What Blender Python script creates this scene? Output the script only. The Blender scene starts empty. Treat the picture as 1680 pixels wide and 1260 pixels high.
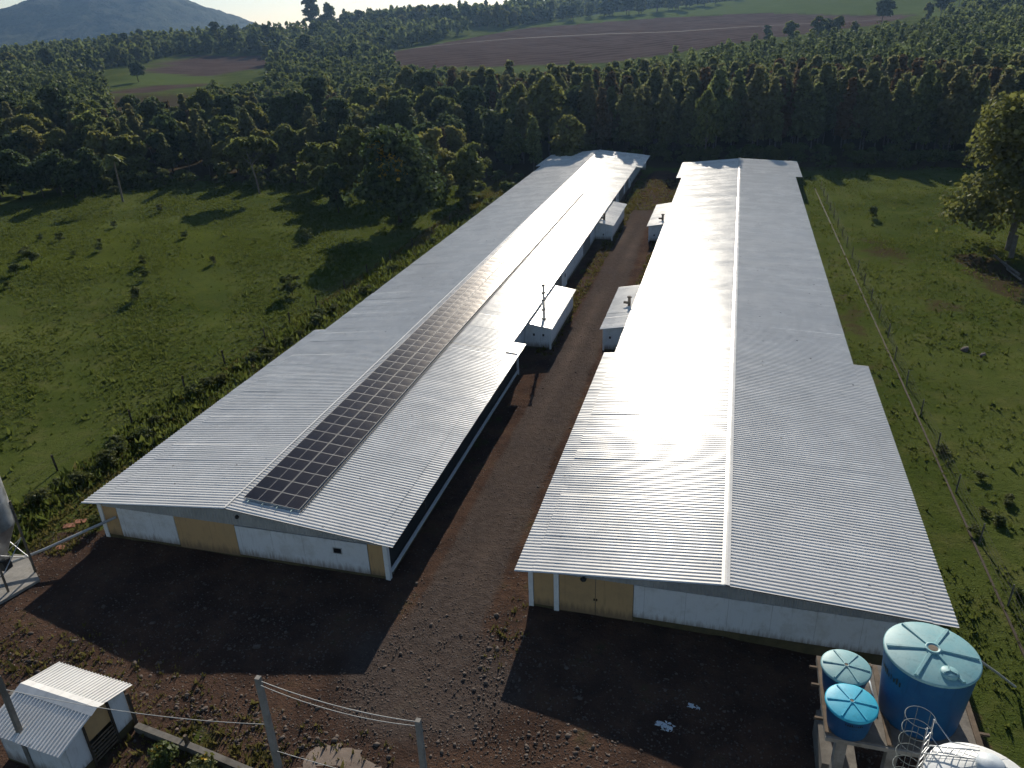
import bpy, math, random
import numpy as np
from mathutils import Matrix, Vector

random.seed(7)
RNG = np.random.default_rng(7)
S = bpy.context.scene
COL = S.collection

# ------------------------------------------------------------------ camera
CAM_H = 28.0
cd = bpy.data.cameras.new('camera'); cam = bpy.data.objects.new('camera', cd); COL.objects.link(cam)
F_PX, CX, CY = 1275.0, 840.0, 630.0
def _basis():
    Y = Vector((1222 - CX, 19 - CY, F_PX)).normalized()
    r = math.radians(2.2)
    h = Vector((math.cos(r), -math.sin(r), 0))
    U = Y.cross(h).normalized()
    if U.y > 0: U = -U
    X = Y.cross(U)
    return X, Y, U
BX, BY, BU = _basis()
def cam_to_world(v): return Vector((BX.dot(v), BY.dot(v), BU.dot(v)))
right = cam_to_world(Vector((1, 0, 0))); up = cam_to_world(Vector((0, -1, 0))); back = cam_to_world(Vector((0, 0, -1)))
cam.matrix_world = Matrix(((right.x, up.x, back.x, 0), (right.y, up.y, back.y, 0), (right.z, up.z, back.z, CAM_H), (0, 0, 0, 1)))
cd.sensor_width = 36; cd.lens = F_PX / 1680 * 36; cd.clip_start = 0.5; cd.clip_end = 20000
S.camera = cam

# ------------------------------------------------------------------ sky, sun, exposure
SUN_EL, SUN_AZ = math.radians(23.5), math.radians(-8.0)      # azimuth from +Y, clockwise
W = bpy.data.worlds.new('World'); S.world = W; W.use_nodes = True
wn = W.node_tree; bgn = wn.nodes['Background']
sky = wn.nodes.new('ShaderNodeTexSky'); sky.sky_type = 'NISHITA'; sky.sun_disc = False
sky.sun_elevation = SUN_EL; sky.sun_rotation = SUN_AZ
sky.air_density = 1.0; sky.dust_density = 0.25; sky.ozone_density = 1.6; sky.altitude = 100
wn.links.new(sky.outputs[0], bgn.inputs[0]); bgn.inputs[1].default_value = 0.066
sl = bpy.data.lights.new('sun', 'SUN'); sun = bpy.data.objects.new('sun', sl); COL.objects.link(sun)
sl.energy = 4.6; sl.angle = math.radians(0.53); sl.color = (1.0, 0.91, 0.77)
sd = Vector((math.sin(SUN_AZ) * math.cos(SUN_EL), math.cos(SUN_AZ) * math.cos(SUN_EL), math.sin(SUN_EL)))
sun.rotation_euler = sd.to_track_quat('Z', 'Y').to_euler()
S.view_settings.view_transform = 'Standard'; S.view_settings.look = 'None'
S.view_settings.exposure = 0.35; S.view_settings.gamma = 1.0
S.render.engine = 'CYCLES'
S.cycles.use_denoising = True
S.cycles.use_adaptive_sampling = True; S.cycles.adaptive_threshold = 0.03
S.cycles.max_bounces = 4; S.cycles.diffuse_bounces = 2; S.cycles.glossy_bounces = 2; S.cycles.transmission_bounces = 2
S.cycles.transparent_max_bounces = 8; S.cycles.volume_bounces = 0
S.cycles.sample_clamp_indirect = 6.0

# ------------------------------------------------------------------ helpers
def tag(o, label=None, cat=None, group=None, kind=None):
    if label: o['label'] = label
    if cat: o['category'] = cat
    if group: o['group'] = group
    if kind: o['kind'] = kind
    return o
def empty(name, loc=(0, 0, 0), rz=0.0, label=None, cat=None, group=None):
    o = bpy.data.objects.new(name, None); COL.objects.link(o)
    o.location = loc; o.rotation_euler = (0, 0, rz); o.empty_display_size = 0.3
    return tag(o, label, cat, group)
def link(name, me, parent=None, loc=(0, 0, 0), rot=(0, 0, 0), scale=(1, 1, 1)):
    o = bpy.data.objects.new(name, me); COL.objects.link(o)
    o.parent = parent; o.location = loc; o.rotation_euler = rot; o.scale = scale
    return o
def np_mesh(name, V, F, mat=None, smooth=False, attrs=None):
    """V (n,3); F (m,k) all faces with k corners"""
    V = np.asarray(V, np.float32); F = np.asarray(F, np.int32)
    me = bpy.data.meshes.new(name); m, k = F.shape
    me.vertices.add(len(V)); me.vertices.foreach_set('co', V.ravel())
    me.loops.add(m * k); me.loops.foreach_set('vertex_index', F.ravel())
    me.polygons.add(m); me.polygons.foreach_set('loop_start', np.arange(0, m * k, k, dtype=np.int32))
    me.polygons.foreach_set('loop_total', np.full(m, k, np.int32))
    if smooth: me.polygons.foreach_set('use_smooth', np.ones(m, bool))
    me.update(calc_edges=True)
    for an, av in (attrs or {}).items():
        av = np.asarray(av, np.float32)
        if av.ndim == 1:
            a = me.attributes.new(an, 'FLOAT', 'POINT'); a.data.foreach_set('value', av)
        else:
            a = me.attributes.new(an, 'FLOAT_COLOR', 'POINT'); a.data.foreach_set('color', av.ravel())
    if mat: me.materials.append(mat)
    return me

class MB:
    def __init__(s): s.v = []; s.f = []; s.m = []; s.sm = []
    def add(s, vs, fs, mi=0, smooth=False):
        b = len(s.v); s.v += [tuple(p) for p in vs]
        for f in fs: s.f.append([b + i for i in f]); s.m.append(mi); s.sm.append(smooth)
        return s
    def box(s, x0, x1, y0, y1, z0, z1, mi=0):
        vs = [(x, y, z) for z in (z0, z1) for y in (y0, y1) for x in (x0, x1)]
        return s.add(vs, [(0, 2, 3, 1), (4, 5, 7, 6), (0, 1, 5, 4), (2, 6, 7, 3), (0, 4, 6, 2), (1, 3, 7, 5)], mi)
    def prism(s, pts, ax, a0, a1, mi=0):
        """polygon pts in the plane of the two other axes, extruded along axis ax"""
        def put(p, a):
            return (a, p[0], p[1]) if ax == 0 else ((p[0], a, p[1]) if ax == 1 else (p[0], p[1], a))
        n = len(pts); vs = [put(p, a0) for p in pts] + [put(p, a1) for p in pts]
        fs = [tuple(range(n))[::-1], tuple(range(n, 2 * n))] + [(i, (i + 1) % n, n + (i + 1) % n, n + i) for i in range(n)]
        return s.add(vs, fs, mi)
    def tube(s, pts, rad, n=8, mi=0, smooth=True, cap=True):
        pts = [Vector(p) for p in pts]; k = len(pts)
        if not hasattr(rad, '__len__'): rad = [rad] * k
        vs = []; fs = []; prev = None
        for i, p in enumerate(pts):
            d = (pts[min(i + 1, k - 1)] - pts[max(i - 1, 0)]).normalized()
            if prev is None:
                a = Vector((0, 0, 1)) if abs(d.z) < 0.9 else Vector((1, 0, 0))
                u = d.cross(a).normalized()
            else: u = (prev - d * prev.dot(d)).normalized()
            prev = u; w = d.cross(u)
            for j in range(n):
                t = 2 * math.pi * j / n
                vs.append(p + (u * math.cos(t) + w * math.sin(t)) * rad[i])
        for i in range(k - 1):
            for j in range(n):
                fs.append((i * n + j, i * n + (j + 1) % n, (i + 1) * n + (j + 1) % n, (i + 1) * n + j))
        s.add(vs, fs, mi, smooth)
        if cap:
            s.add(vs[:n], [tuple(range(n))[::-1]], mi); s.add(vs[-n:], [tuple(range(n))], mi)
        return s
    def lathe(s, prof, n=32, c=(0, 0), mi=0, smooth=True):
        vs = []; fs = []
        for r, z in prof:
            for j in range(n):
                t = 2 * math.pi * j / n; vs.append((c[0] + r * math.cos(t), c[1] + r * math.sin(t), z))
        for i in range(len(prof) - 1):
            for j in range(n):
                fs.append((i * n + j, i * n + (j + 1) % n, (i + 1) * n + (j + 1) % n, (i + 1) * n + j))
        return s.add(vs, fs, mi, smooth)
    def mesh(s, name, mats):
        me = bpy.data.meshes.new(name); me.from_pydata(s.v, [], s.f)
        for m in (mats if isinstance(mats, (list, tuple)) else [mats]): me.materials.append(m)
        me.polygons.foreach_set('material_index', s.m); me.polygons.foreach_set('use_smooth', s.sm)
        me.update(); return me
    def build(s, name, mats, parent=None, loc=(0, 0, 0), rot=(0, 0, 0)):
        return link(name, s.mesh(name, mats), parent, loc, rot)

# ------------------------------------------------------------------ materials
class NT:
    def __init__(s, name):
        s.mat = bpy.data.materials.new(name); s.mat.use_nodes = True
        s.t = s.mat.node_tree; s.n = s.t.nodes; s.bsdf = s.n['Principled BSDF']; s.out = s.n['Material Output']
        s._tc = None
    def new(s, typ, **kw):
        nd = s.n.new('ShaderNode' + typ)
        for k, v in kw.items(): setattr(nd, k, v)
        return nd
    def lk(s, a, b): s.t.links.new(a, b)
    def obj(s):
        if s._tc is None: s._tc = s.new('TexCoord')
        return s._tc.outputs['Object']
    def noise(s, scale, detail=4, rough=0.6, vec=None, w=None):
        nd = s.new('TexNoise'); nd.inputs['Scale'].default_value = scale; nd.inputs['Detail'].default_value = detail
        nd.inputs['Roughness'].default_value = rough
        s.lk(vec or s.obj(), nd.inputs['Vector']); return nd.outputs['Fac']
    def math(s, op, a, b=None, clamp=False):
        nd = s.new('Math', operation=op, use_clamp=clamp)
        for i, x in enumerate((a, b)):
            if x is None: continue
            if isinstance(x, (int, float)): nd.inputs[i].default_value = x
            else: s.lk(x, nd.inputs[i])
        return nd.outputs[0]
    def smooth(s, x, a, b, lo=0.0, hi=1.0):
        nd = s.new('MapRange', interpolation_type='SMOOTHSTEP'); s.lk(x, nd.inputs[0])
        for i, v in zip((1, 2, 3, 4), (a, b, lo, hi)): nd.inputs[i].default_value = v
        return nd.outputs[0]
    def mix(s, fac, a, b, mode='MIX'):
        nd = s.new('Mix', data_type='RGBA', blend_type=mode)
        for i, x in ((0, fac), (6, a), (7, b)):
            if isinstance(x, (int, float)): nd.inputs[i].default_value = x
            elif isinstance(x, (tuple, list)): nd.inputs[i].default_value = (*x, 1)[:4]
            else: s.lk(x, nd.inputs[i])
        return nd.outputs[2]
    def attr(s, name):
        return s.new('Attribute', attribute_name=name)
    def bump(s, h, strength=0.5, dist=0.1):
        nd = s.new('Bump'); nd.inputs['Strength'].default_value = strength; nd.inputs['Distance'].default_value = dist
        s.lk(h, nd.inputs['Height']); s.lk(nd.outputs[0], s.bsdf.inputs['Normal'])
    def set(s, color=None, rough=None, metal=None, spec=None):
        for nm, v in (('Base Color', color), ('Roughness', rough), ('Metallic', metal), ('Specular IOR Level', spec)):
            if v is None: continue
            if isinstance(v, (int, float)): s.bsdf.inputs[nm].default_value = v
            elif isinstance(v, (tuple, list)): s.bsdf.inputs[nm].default_value = (*v, 1)[:4]
            else: s.lk(v, s.bsdf.inputs[nm])
        return s

def simple(name, c, rough=0.7, metal=0.0, var=0.25, scale=1.5, bump=0.0, dirt=None, spec=0.3):
    k = NT(name)
    n1 = k.noise(scale, 5, 0.65); n2 = k.noise(scale * 9, 3)
    lo = tuple(x * (1 - var) for x in c); hi = tuple(min(1, x * (1 + var * 0.6)) for x in c)
    col = k.mix(k.smooth(n1, .3, .7), lo, hi)
    col = k.mix(k.smooth(n2, .55, .75, 0, .35), col, tuple(x * .6 for x in c))
    if dirt is not None: col = k.mix(k.smooth(k.noise(scale * .6, 6, .7), .5, .72, 0, .8), col, dirt)
    k.set(col, k.smooth(n1, .2, .8, max(0.02, rough - .08), min(1, rough + .08)), metal, spec)
    if bump: k.bump(n2, bump, .03)
    return k.mat

def roof_mat():
    k = NT('zinc_roof')
    oi = k.new('ObjectInfo')
    rnd = oi.outputs['Random']
    sc = k.new('Mapping'); k.lk(k.obj(), sc.inputs[0]); sc.inputs['Scale'].default_value = (.35, 2.5, 1)
    geo = k.new('NewGeometry')
    n1 = k.noise(.5, 6, .7, geo.outputs['Position']); n2 = k.noise(3.0, 5, .7, sc.outputs[0])
    base = k.mix(k.smooth(n1, .35, .7), (.77, .755, .72), (.86, .845, .81))
    base = k.mix(k.smooth(n2, .55, .8, 0, .35), base, (.42, .43, .44))
    base = k.mix(k.math('MULTIPLY', rnd, .22), base, (.57, .565, .55))
    vd = k.new('TexVoronoi'); vd.inputs['Scale'].default_value = 1.1; k.lk(geo.outputs['Position'], vd.inputs['Vector'])
    vs_ = k.new('SeparateColor'); k.lk(vd.outputs['Color'], vs_.inputs[0])
    spot = k.math('MULTIPLY', k.smooth(vd.outputs['Distance'], .05, .11, 1, 0), k.smooth(vs_.outputs[0], .62, .66))
    base = k.mix(k.math('MULTIPLY', spot, .8), base, (.13, .12, .11))
    st_ = k.new('Mapping'); k.lk(k.obj(), st_.inputs[0]); st_.inputs['Scale'].default_value = (.12, 5.0, 1)
    n3 = k.noise(1.7, 4, .6, st_.outputs[0])
    base = k.mix(k.smooth(n3, .56, .74, 0, .38), base, (.40, .385, .36))
    r = k.math('ADD', k.smooth(n1, .3, .75, .21, .28), k.math('MULTIPLY', rnd, .06))
    k.set(base, r, 0.02, .2)
    return k.mat

def leaf_mat(name, dark, light, alt, trans=.35, altmix=.35, gloss=.02):
    k = NT(name); k.n.remove(k.bsdf)
    oi = k.new('ObjectInfo'); a = k.attr('tint')
    c = k.mix(a.outputs['Fac'], dark, light)
    c = k.mix(k.math('MULTIPLY', oi.outputs['Random'], altmix), c, alt)
    d = k.new('BsdfDiffuse'); t = k.new('BsdfTranslucent'); gl = k.new('BsdfGlossy'); gl.inputs['Roughness'].default_value = .55
    k.lk(c, d.inputs[0]); k.lk(k.mix(.5, c, (.14, .20, .03), 'ADD') if False else c, t.inputs[0])
    m = k.new('MixShader'); m.inputs[0].default_value = trans
    k.lk(d.outputs[0], m.inputs[1]); k.lk(t.outputs[0], m.inputs[2])
    m2 = k.new('MixShader'); m2.inputs[0].default_value = gloss
    gl.inputs['Color'].default_value = (.8, .85, .8, 1)
    k.lk(m.outputs[0], m2.inputs[1]); k.lk(gl.outputs[0], m2.inputs[2])
    k.lk(m2.outputs[0], k.out.inputs[0])
    return k.mat

def ground_mat():
    k = NT('terrain')
    A = k.attr('mask_a'); B = k.attr('mask_b')
    sa = k.new('SeparateColor'); k.lk(A.outputs['Color'], sa.inputs[0])
    sb = k.new('SeparateColor'); k.lk(B.outputs['Color'], sb.inputs[0])
    yard, track, lush = sa.outputs[0], sa.outputs[1], sa.outputs[2]
    plow, crop, soil = sb.outputs[0], sb.outputs[1], sb.outputs[2]
    nb = k.noise(.06, 5, .6); nm = k.noise(.35, 6, .65); nf = k.noise(2.2, 6, .7); nx = k.noise(9, 4, .7)
    # pasture
    g = k.mix(k.smooth(nb, .35, .68), (.056, .078, .018), (.096, .116, .032))
    g = k.mix(k.smooth(nm, .46, .72, 0, .7), g, (.118, .120, .042))
    g = k.mix(k.smooth(nf, .5, .75, 0, .6), g, (.026, .043, .012))
    g = k.mix(k.smooth(nx, .55, .8, 0, .5), g, (.105, .118, .042))
    ls = k.math('MULTIPLY', k.smooth(k.math('ADD', lush, k.math('MULTIPLY', nm, .9)), .75, 1.15), .85)
    g = k.mix(ls, g, k.mix(k.smooth(nf, .35, .7), (.085, .105, .016), (.06, .075, .02)))
    bare = k.smooth(k.math('ADD', soil, k.math('MULTIPLY', k.math('SUBTRACT', nm, .5), 1.5)), .45, .8)
    g = k.mix(k.math('MULTIPLY', bare, .85), g, k.mix(nf, (.045, .030, .020), (.085, .060, .042)))
    # yard earth with stones
    vo = k.new('TexVoronoi'); vo.inputs['Scale'].default_value = 5.5; k.lk(k.obj(), vo.inputs['Vector'])
    vo2 = k.new('TexVoronoi'); vo2.inputs['Scale'].default_value = 13; k.lk(k.obj(), vo2.inputs['Vector'])
    e = k.mix(k.smooth(nm, .35, .68), (.056, .036, .028), (.104, .063, .045))
    e = k.mix(k.smooth(nf, .5, .72, 0, .6), e, (.034, .030, .028))
    sc = k.new('SeparateColor'); k.lk(vo.outputs['Color'], sc.inputs[0])
    stone = k.math('MULTIPLY', k.smooth(vo.outputs['Distance'], .2, .38, 1, 0), k.smooth(sc.outputs[0], .5, .8))
    e = k.mix(k.math('MULTIPLY', stone, .8), e, k.mix(sc.outputs[1], (.05, .044, .042), (.19, .165, .15)))
    sc2 = k.new('SeparateColor'); k.lk(vo2.outputs['Color'], sc2.inputs[0])
    st2 = k.math('MULTIPLY', k.smooth(vo2.outputs['Distance'], .15, .4, 1, 0), k.smooth(sc2.outputs[0], .4, .9))
    e = k.mix(k.math('MULTIPLY', st2, .5), e, k.mix(sc2.outputs[1], (.05, .045, .045), (.15, .13, .12)))
    weeds = k.math('MULTIPLY', k.smooth(nm, .56, .70), k.smooth(nf, .40, .62))
    e = k.mix(k.math('MULTIPLY', weeds, .55), e, (.055, .065, .022))
    trk = k.smooth(k.math('ADD', track, k.math('MULTIPLY', k.math('SUBTRACT', nm, .5), .8)), .35, .75)
    tc = k.mix(k.smooth(nf, .35, .7), (.066, .054, .048), (.106, .086, .076))
    tc = k.mix(k.math('MULTIPLY', st2, .4), tc, (.15, .13, .125))
    tc = k.mix(k.math('MULTIPLY', A.outputs['Alpha'], k.smooth(nm, .3, .6, .35, .9)), tc, (.150, .118, .098))
    e = k.mix(k.math('MULTIPLY', trk, .8), e, tc)
    ym = k.smooth(k.math('ADD', yard, k.math('MULTIPLY', k.math('SUBTRACT', nm, .5), 1.0)), .38, .62)
    col = k.mix(ym, g, e)
    # far fields
    fur = k.new('TexWave'); fur.inputs['Scale'].default_value = .035; fur.inputs['Distortion'].default_value = 5.0
    fur.inputs['Detail'].default_value = 2; mp = k.new('Mapping'); mp.inputs['Rotation'].default_value = (0, 0, .9)
    k.lk(k.obj(), mp.inputs[0]); k.lk(mp.outputs[0], fur.inputs[0])
    pc = k.mix(k.smooth(nb, .35, .65), (.066, .043, .037), (.092, .064, .055))
    pc = k.mix(k.math('MULTIPLY', k.smooth(fur.outputs['Fac'], .5, .95), .55), pc, (.115, .085, .072))
    col = k.mix(plow, col, pc)
    col = k.mix(crop, col, k.mix(nb, (.075, .105, .028), (.11, .14, .04)))
    k.set(col, 1.0, 0, .0)
    h = k.math('ADD', k.math('MULTIPLY', nf, .8), k.math('MULTIPLY', nx, .35))
    h = k.math('ADD', h, k.math('MULTIPLY', stone, .5)); h = k.math('ADD', h, k.math('MULTIPLY', st2, .25))
    k.bump(h, .9, .16)
    return k.mat

def mountain_mat():
    k = NT('mountain_wood')
    n = k.noise(.012, 6, .7); n2 = k.noise(.06, 4, .7)
    c = k.mix(k.smooth(n, .35, .65), (.016, .026, .014), (.044, .056, .026))
    c = k.mix(k.smooth(n2, .5, .7, 0, .6), c, (.018, .026, .014))
    k.set(c, 1, 0, .05); k.bump(n2, 1, 8); return k.mat

def panel_glass():
    k = NT('solar_cells')
    sep = k.new('SeparateXYZ'); k.lk(k.obj(), sep.inputs[0])
    def lines(o, pitch, w):
        m = k.math('PINGPONG', k.math('ADD', o, 50 * pitch), pitch / 2)
        return k.smooth(m, w, w * 1.6, 1, 0)
    l = k.math('MAXIMUM', lines(sep.outputs[0], .148, .004), lines(sep.outputs[1], .165, .004))
    oi = k.new('ObjectInfo')
    c = k.mix(oi.outputs['Random'], (.008, .009, .018), (.014, .014, .024))
    c = k.mix(k.math('MULTIPLY', l, .35), c, (.10, .11, .13))
    k.set(c, k.smooth(k.noise(.8, 4), .3, .7, .18, .25), 0, .28)
    k.bsdf.inputs['Specular Tint'].default_value = (1.0, .74, .52, 1)
    return k.mat

def tank_mat(name, c, fade):
    k = NT(name)
    geo = k.new('NewGeometry')
    n1 = k.noise(1.3, 6, .7); n2 = k.noise(7, 4, .7)
    mp = k.new('Mapping'); mp.inputs['Scale'].default_value = (2.5, 2.5, .25); k.lk(k.obj(), mp.inputs[0])
    st = k.noise(2.0, 5, .65, mp.outputs[0])
    col = k.mix(k.smooth(n1, .35, .7, 0, .55), c, fade)
    col = k.mix(k.smooth(st, .52, .72, 0, .4), col, tuple(x * .55 for x in c))
    col = k.mix(k.smooth(n2, .6, .75, 0, .3), col, (.16, .15, .11))
    k.set(col, .5, 0, .4); return k.mat

def wall_mat(name, c, dirt):
    k = NT(name); sep = k.new('SeparateXYZ'); k.lk(k.obj(), sep.inputs[0])
    n1 = k.noise(1.1, 6, .7)
    mp = k.new('Mapping'); mp.inputs['Scale'].default_value = (4.0, 4.0, .35); k.lk(k.obj(), mp.inputs[0])
    st = k.noise(1.6, 5, .65, mp.outputs[0])
    col = k.mix(k.smooth(n1, .45, .7, 0, .6), c, dirt)
    col = k.mix(k.smooth(st, .55, .75, 0, .45), col, tuple(x * .7 for x in dirt))
    splash = k.smooth(k.math('ADD', sep.outputs[2], k.math('MULTIPLY', k.math('SUBTRACT', st, .5), 1.2)), .15, .75, .75, 0)
    col = k.mix(splash, col, (.16, .11, .075))
    jn = k.smooth(k.math('PINGPONG', k.math('ADD', sep.outputs[0], 60.35), 1.01), .006, .012, .5, 0)
    col = k.mix(jn, col, tuple(x * .4 for x in dirt))
    k.set(col, .6, 0, .25); return k.mat

M = dict(
    roof=roof_mat(), ground=ground_mat(), mountain=mountain_mat(),
    white=wall_mat('white_panel_paint', (.70, .72, .74), (.50, .50, .48)),
    whitem=simple('white_metal', (.74, .76, .77), .45, 0, .08, 1.0),
    tan=wall_mat('tan_panel_paint', (.50, .33, .165), (.38, .26, .14)),
    plinth=simple('stained_plinth', (.105, .085, .042), .9, 0, .3, 1.4, .3, (.05, .045, .03)),
    greym=simple('grey_cladding', (.40, .41, .41), .6, .2, .15, 1.0),
    under=simple('roof_underside', (.22, .21, .20), .8, 0, .2, 1.0),
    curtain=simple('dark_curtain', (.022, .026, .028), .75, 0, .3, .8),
    wood=simple('old_wood', (.16, .12, .085), .9, 0, .35, 3, .3),
    dkwood=simple('dark_wood', (.065, .05, .038), .9, 0, .35, 3, .3),
    conc=simple('concrete', (.30, .285, .26), .9, 0, .25, 1.3, .3, (.16, .145, .12)),
    dconc=simple('weathered_concrete', (.19, .175, .155), .95, 0, .3, 1.5, .3, (.09, .08, .065)),
    pale=simple('pale_dusty_concrete', (.235, .185, .15), .95, 0, .3, 1.1, .3, (.15, .10, .075)),
    alu=simple('aluminium', (.36, .36, .36), .6, .3, .1, 4),
    galv=simple('galvanised_steel', (.55, .57, .59), .42, .9, .2, 2.0),
    rail=simple('rail_steel', (.30, .40, .40), .5, .6, .2, 3),
    cage=simple('cage_steel', (.22, .25, .24), .6, .3, .2, 3),
    rust=simple('rusty_flue', (.18, .15, .12), .75, .3, .4, 3),
    dark=simple('dark_steel', (.05, .05, .05), .6, .4, .3, 3),
    hole=simple('dark_opening', (.008, .008, .009), .8, 0, .2, 3),
    cells=panel_glass(),
    tankblue=tank_mat('blue_tank', (.010, .085, .235), (.015, .12, .28)),
    lidpale=tank_mat('faded_lid', (.20, .42, .46), (.34, .50, .50)),
    lidbright=tank_mat('bright_lid', (.03, .42, .62), (.06, .48, .66)),
    clay=simple('clay_slab', (.30, .13, .075), .9, 0, .25, 2, .3),
    stone=simple('field_stone', (.125, .10, .085), .95, 0, .35, 3, .4),
    plastic=simple('white_plastic', (.62, .68, .72), .5, 0, .1, 3),
    wire=simple('wire_steel', (.07, .065, .06), .9, .0, .1, 3),
    bark=simple('bark', (.07, .056, .042), .95, 0, .35, 2.5, .5),
    palebark=simple('pale_bark', (.17, .15, .125), .9, 0, .35, 2.5, .4),
    eu=leaf_mat('eucalyptus_leaf', (.052, .076, .028), (.215, .255, .095), (.210, .165, .085), .55, .5),
    br=leaf_mat('broad_leaf', (.046, .066, .019), (.200, .235, .066), (.215, .195, .058), .55, .7),
    dk=leaf_mat('dark_leaf', (.026, .042, .017), (.105, .145, .052), (.10, .12, .06), .45, .5),
    ol=leaf_mat('olive_leaf', (.075, .090, .024), (.230, .235, .068), (.12, .12, .04), .5, .2),
    fm=leaf_mat('far_leaf', (.060, .082, .028), (.150, .178, .058), (.16, .15, .06), .5, .0),
    em=leaf_mat('far_eucalyptus_leaf', (.066, .090, .036), (.165, .200, .078), (.17, .15, .08), .5, .0),
    rd=leaf_mat('reddish_leaf', (.055, .048, .022), (.150, .110, .058), (.16, .09, .05), .45, .6),
    fl=leaf_mat('yellow_blossom', (.35, .22, .02), (.60, .40, .04), (.5, .35, .05), .3, .2),
    sh=leaf_mat('shrub_leaf', (.045, .065, .018), (.115, .145, .040), (.13, .125, .04), .45, .6),
    gr=leaf_mat('grass_blade', (.066, .090, .019), (.145, .168, .042), (.09, .10, .03), .5, .0, .0),
    dry=leaf_mat('dry_grass_blade', (.09, .085, .025), (.19, .165, .06), (.2, .15, .05), .4, .0, .0),
)
def ss(x, a, b):
    t = np.clip((x - a) / (b - a), 0, 1); return t * t * (3 - 2 * t)

# ------------------------------------------------------------------ terrain
CTRL = np.array([
 (-300, 375, 3.5), (-305, 470, 6.4), (-381, 514, 12.2), (-414, 684, 19.5), (-402, 749, 22.7), (-199, 459, 12.3), (-148, 404, 9.2),
 (-64, 425, 9.1), (-6, 500, 14.8), (-161, 630, 22.5), (-59, 718, 27.9), (13, 740, 29.8), (-13, 850, 37.4), (112, 640, 22.8), (155, 580, 24.7),
 (-312, 626, 22), (-434, 612, 18), (-283, 324, 3.0), (-303, 422, 4.6), (-354, 434, 7.5), (-319, 532, 9.9), (250, 560, 34), (260, 750, 46),
 (120, 900, 44), (-300, 900, 24), (-550, 900, 16), (0, 1100, 34), (-200, 1100, 28),
 (0, 100, 0), (-100, 100, 0), (100, 100, 0), (-200, 150, 0), (200, 150, 1), (0, 180, 0), (-100, 200, 0), (100, 200, 1.0), (0, 0, 0), (-100, 0, 0), (100, 0, 0),
 (0, 280, 2.5), (-120, 290, 1), (120, 300, 5), (80, 360, 9), (0, 360, 6), (200, 420, 20), (-200, 260, 0), (-500, 300, 2), (-700, 600, 8), (0, -200, 0), (-500, 0, 0), (500, 0, 2), (500, 500, 40),
 (-900, 1500, 10), (0, 2000, 20), (1000, 2000, 30), (-2500, 1000, 0), (-1500, 3500, 10), (1500, 800, 45), (0, 4500, 10), (2000, 4500, 10), (-3000, 4500, 0), (2500, -200, 0), (-3000, -200, 0)], float)
def _phi(r): return np.sqrt(r * r + 45.0 ** 2)
_D = np.hypot(CTRL[:, None, 0] - CTRL[None, :, 0], CTRL[:, None, 1] - CTRL[None, :, 1])
_n = len(CTRL); _A = np.zeros((_n + 1, _n + 1)); _A[:_n, :_n] = _phi(_D); _A[:_n, _n] = 1; _A[_n, :_n] = 1
_W = np.linalg.solve(_A, np.append(CTRL[:, 2], 0))
def th(x, y):
    x = np.asarray(x, float); y = np.asarray(y, float)
    sh = np.broadcast(x, y).shape; xf = np.broadcast_to(x, sh).ravel(); yf = np.broadcast_to(y, sh).ravel()
    z = np.empty(len(xf))
    for i in range(0, len(xf), 20000):
        r = np.hypot(xf[i:i + 20000, None] - CTRL[:, 0], yf[i:i + 20000, None] - CTRL[:, 1])
        z[i:i + 20000] = _phi(r) @ _W[:-1] + _W[-1]
    flat = ss(np.maximum(np.maximum(yf - 175, (np.abs(xf + 25) - 130)), -yf - 60), 0, 110)
    z = z * flat
    # gentle relief of the pasture
    z += (1 - ss(np.abs(xf + 12), 27, 27)) * 0
    past = np.clip(ss(-(xf + 46), 0, 10) + ss(xf - 17, 0, 8), 0, 1)
    z += past * (.35 * np.sin(xf * .09 + 1) * np.sin(yf * .07) + .12 * np.sin(xf * .31 + yf * .21) + .10 * np.sin(xf * .17 - yf * .43)) * (1 - ss(yf, 180, 260))
    z -= .35 * ss(xf, -2, 8) * (1 - ss(xf, 12, 15)) * ss(yf, 20, 24) * (1 - ss(yf, 33, 36))
    return z.reshape(sh)
def th1(x, y): return float(th(np.array([x]), np.array([y]))[0])

def inpoly(x, y, P):
    r = np.zeros(x.shape, bool); j = len(P) - 1
    for i in range(len(P)):
        xi, yi = P[i]; xj, yj = P[j]
        c = ((yi > y) != (yj > y)) & (x < (xj - xi) * (y - yi) / ((yj - yi) or 1e-9) + xi)
        r ^= c; j = i
    return r
PLOW = [[(-215, 462), (-160, 625), (-60, 690), (15, 702), (112, 632), (75, 540), (0, 470), (-64, 405), (-160, 385)],
        [(-354, 436), (-300, 424), (-285, 480), (-310, 545), (-385, 530)], [(-300, 330), (-270, 330), (-255, 372), (-300, 378)],
        [(-440, 700), (-330, 660), (-330, 700), (-430, 770)]]
CROP = [[(-175, 640), (-60, 694), (15, 706), (112, 636), (190, 690), (60, 960), (-120, 860)],
        [(-330, 380), (-350, 434), (-300, 423), (-255, 373)], [(-425, 660), (-330, 615), (-290, 640), (-330, 658), (-440, 698)],
        [(112, 590), (240, 600), (240, 640), (112, 632)], [(-160, 380), (-62, 402), (-66, 384), (-158, 362)]]
def spaced(a, b, step, grow, far):
    """coordinates: even steps between a and b, growing beyond up to -far / far"""
    c = list(np.arange(a, b + step, step)); s = step
    while c[-1] < far[1]: s *= grow; c.append(c[-1] + min(s, 260))
    s = step
    while c[0] > far[0]: s *= grow; c.insert(0, c[0] - min(s, 260))
    return np.array(c)
gx = spaced(-125, 62, .95, 1.06, (-3400, 2400)); gy = spaced(10, 165, .95, 1.022, (-250, 4600))
def patch(step=6.0):
    pass
GX, GY = np.meshgrid(gx, gy); GZ = th(GX, GY)
near = (GX > -130) & (GX < 70) & (GY < 175)
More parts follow.
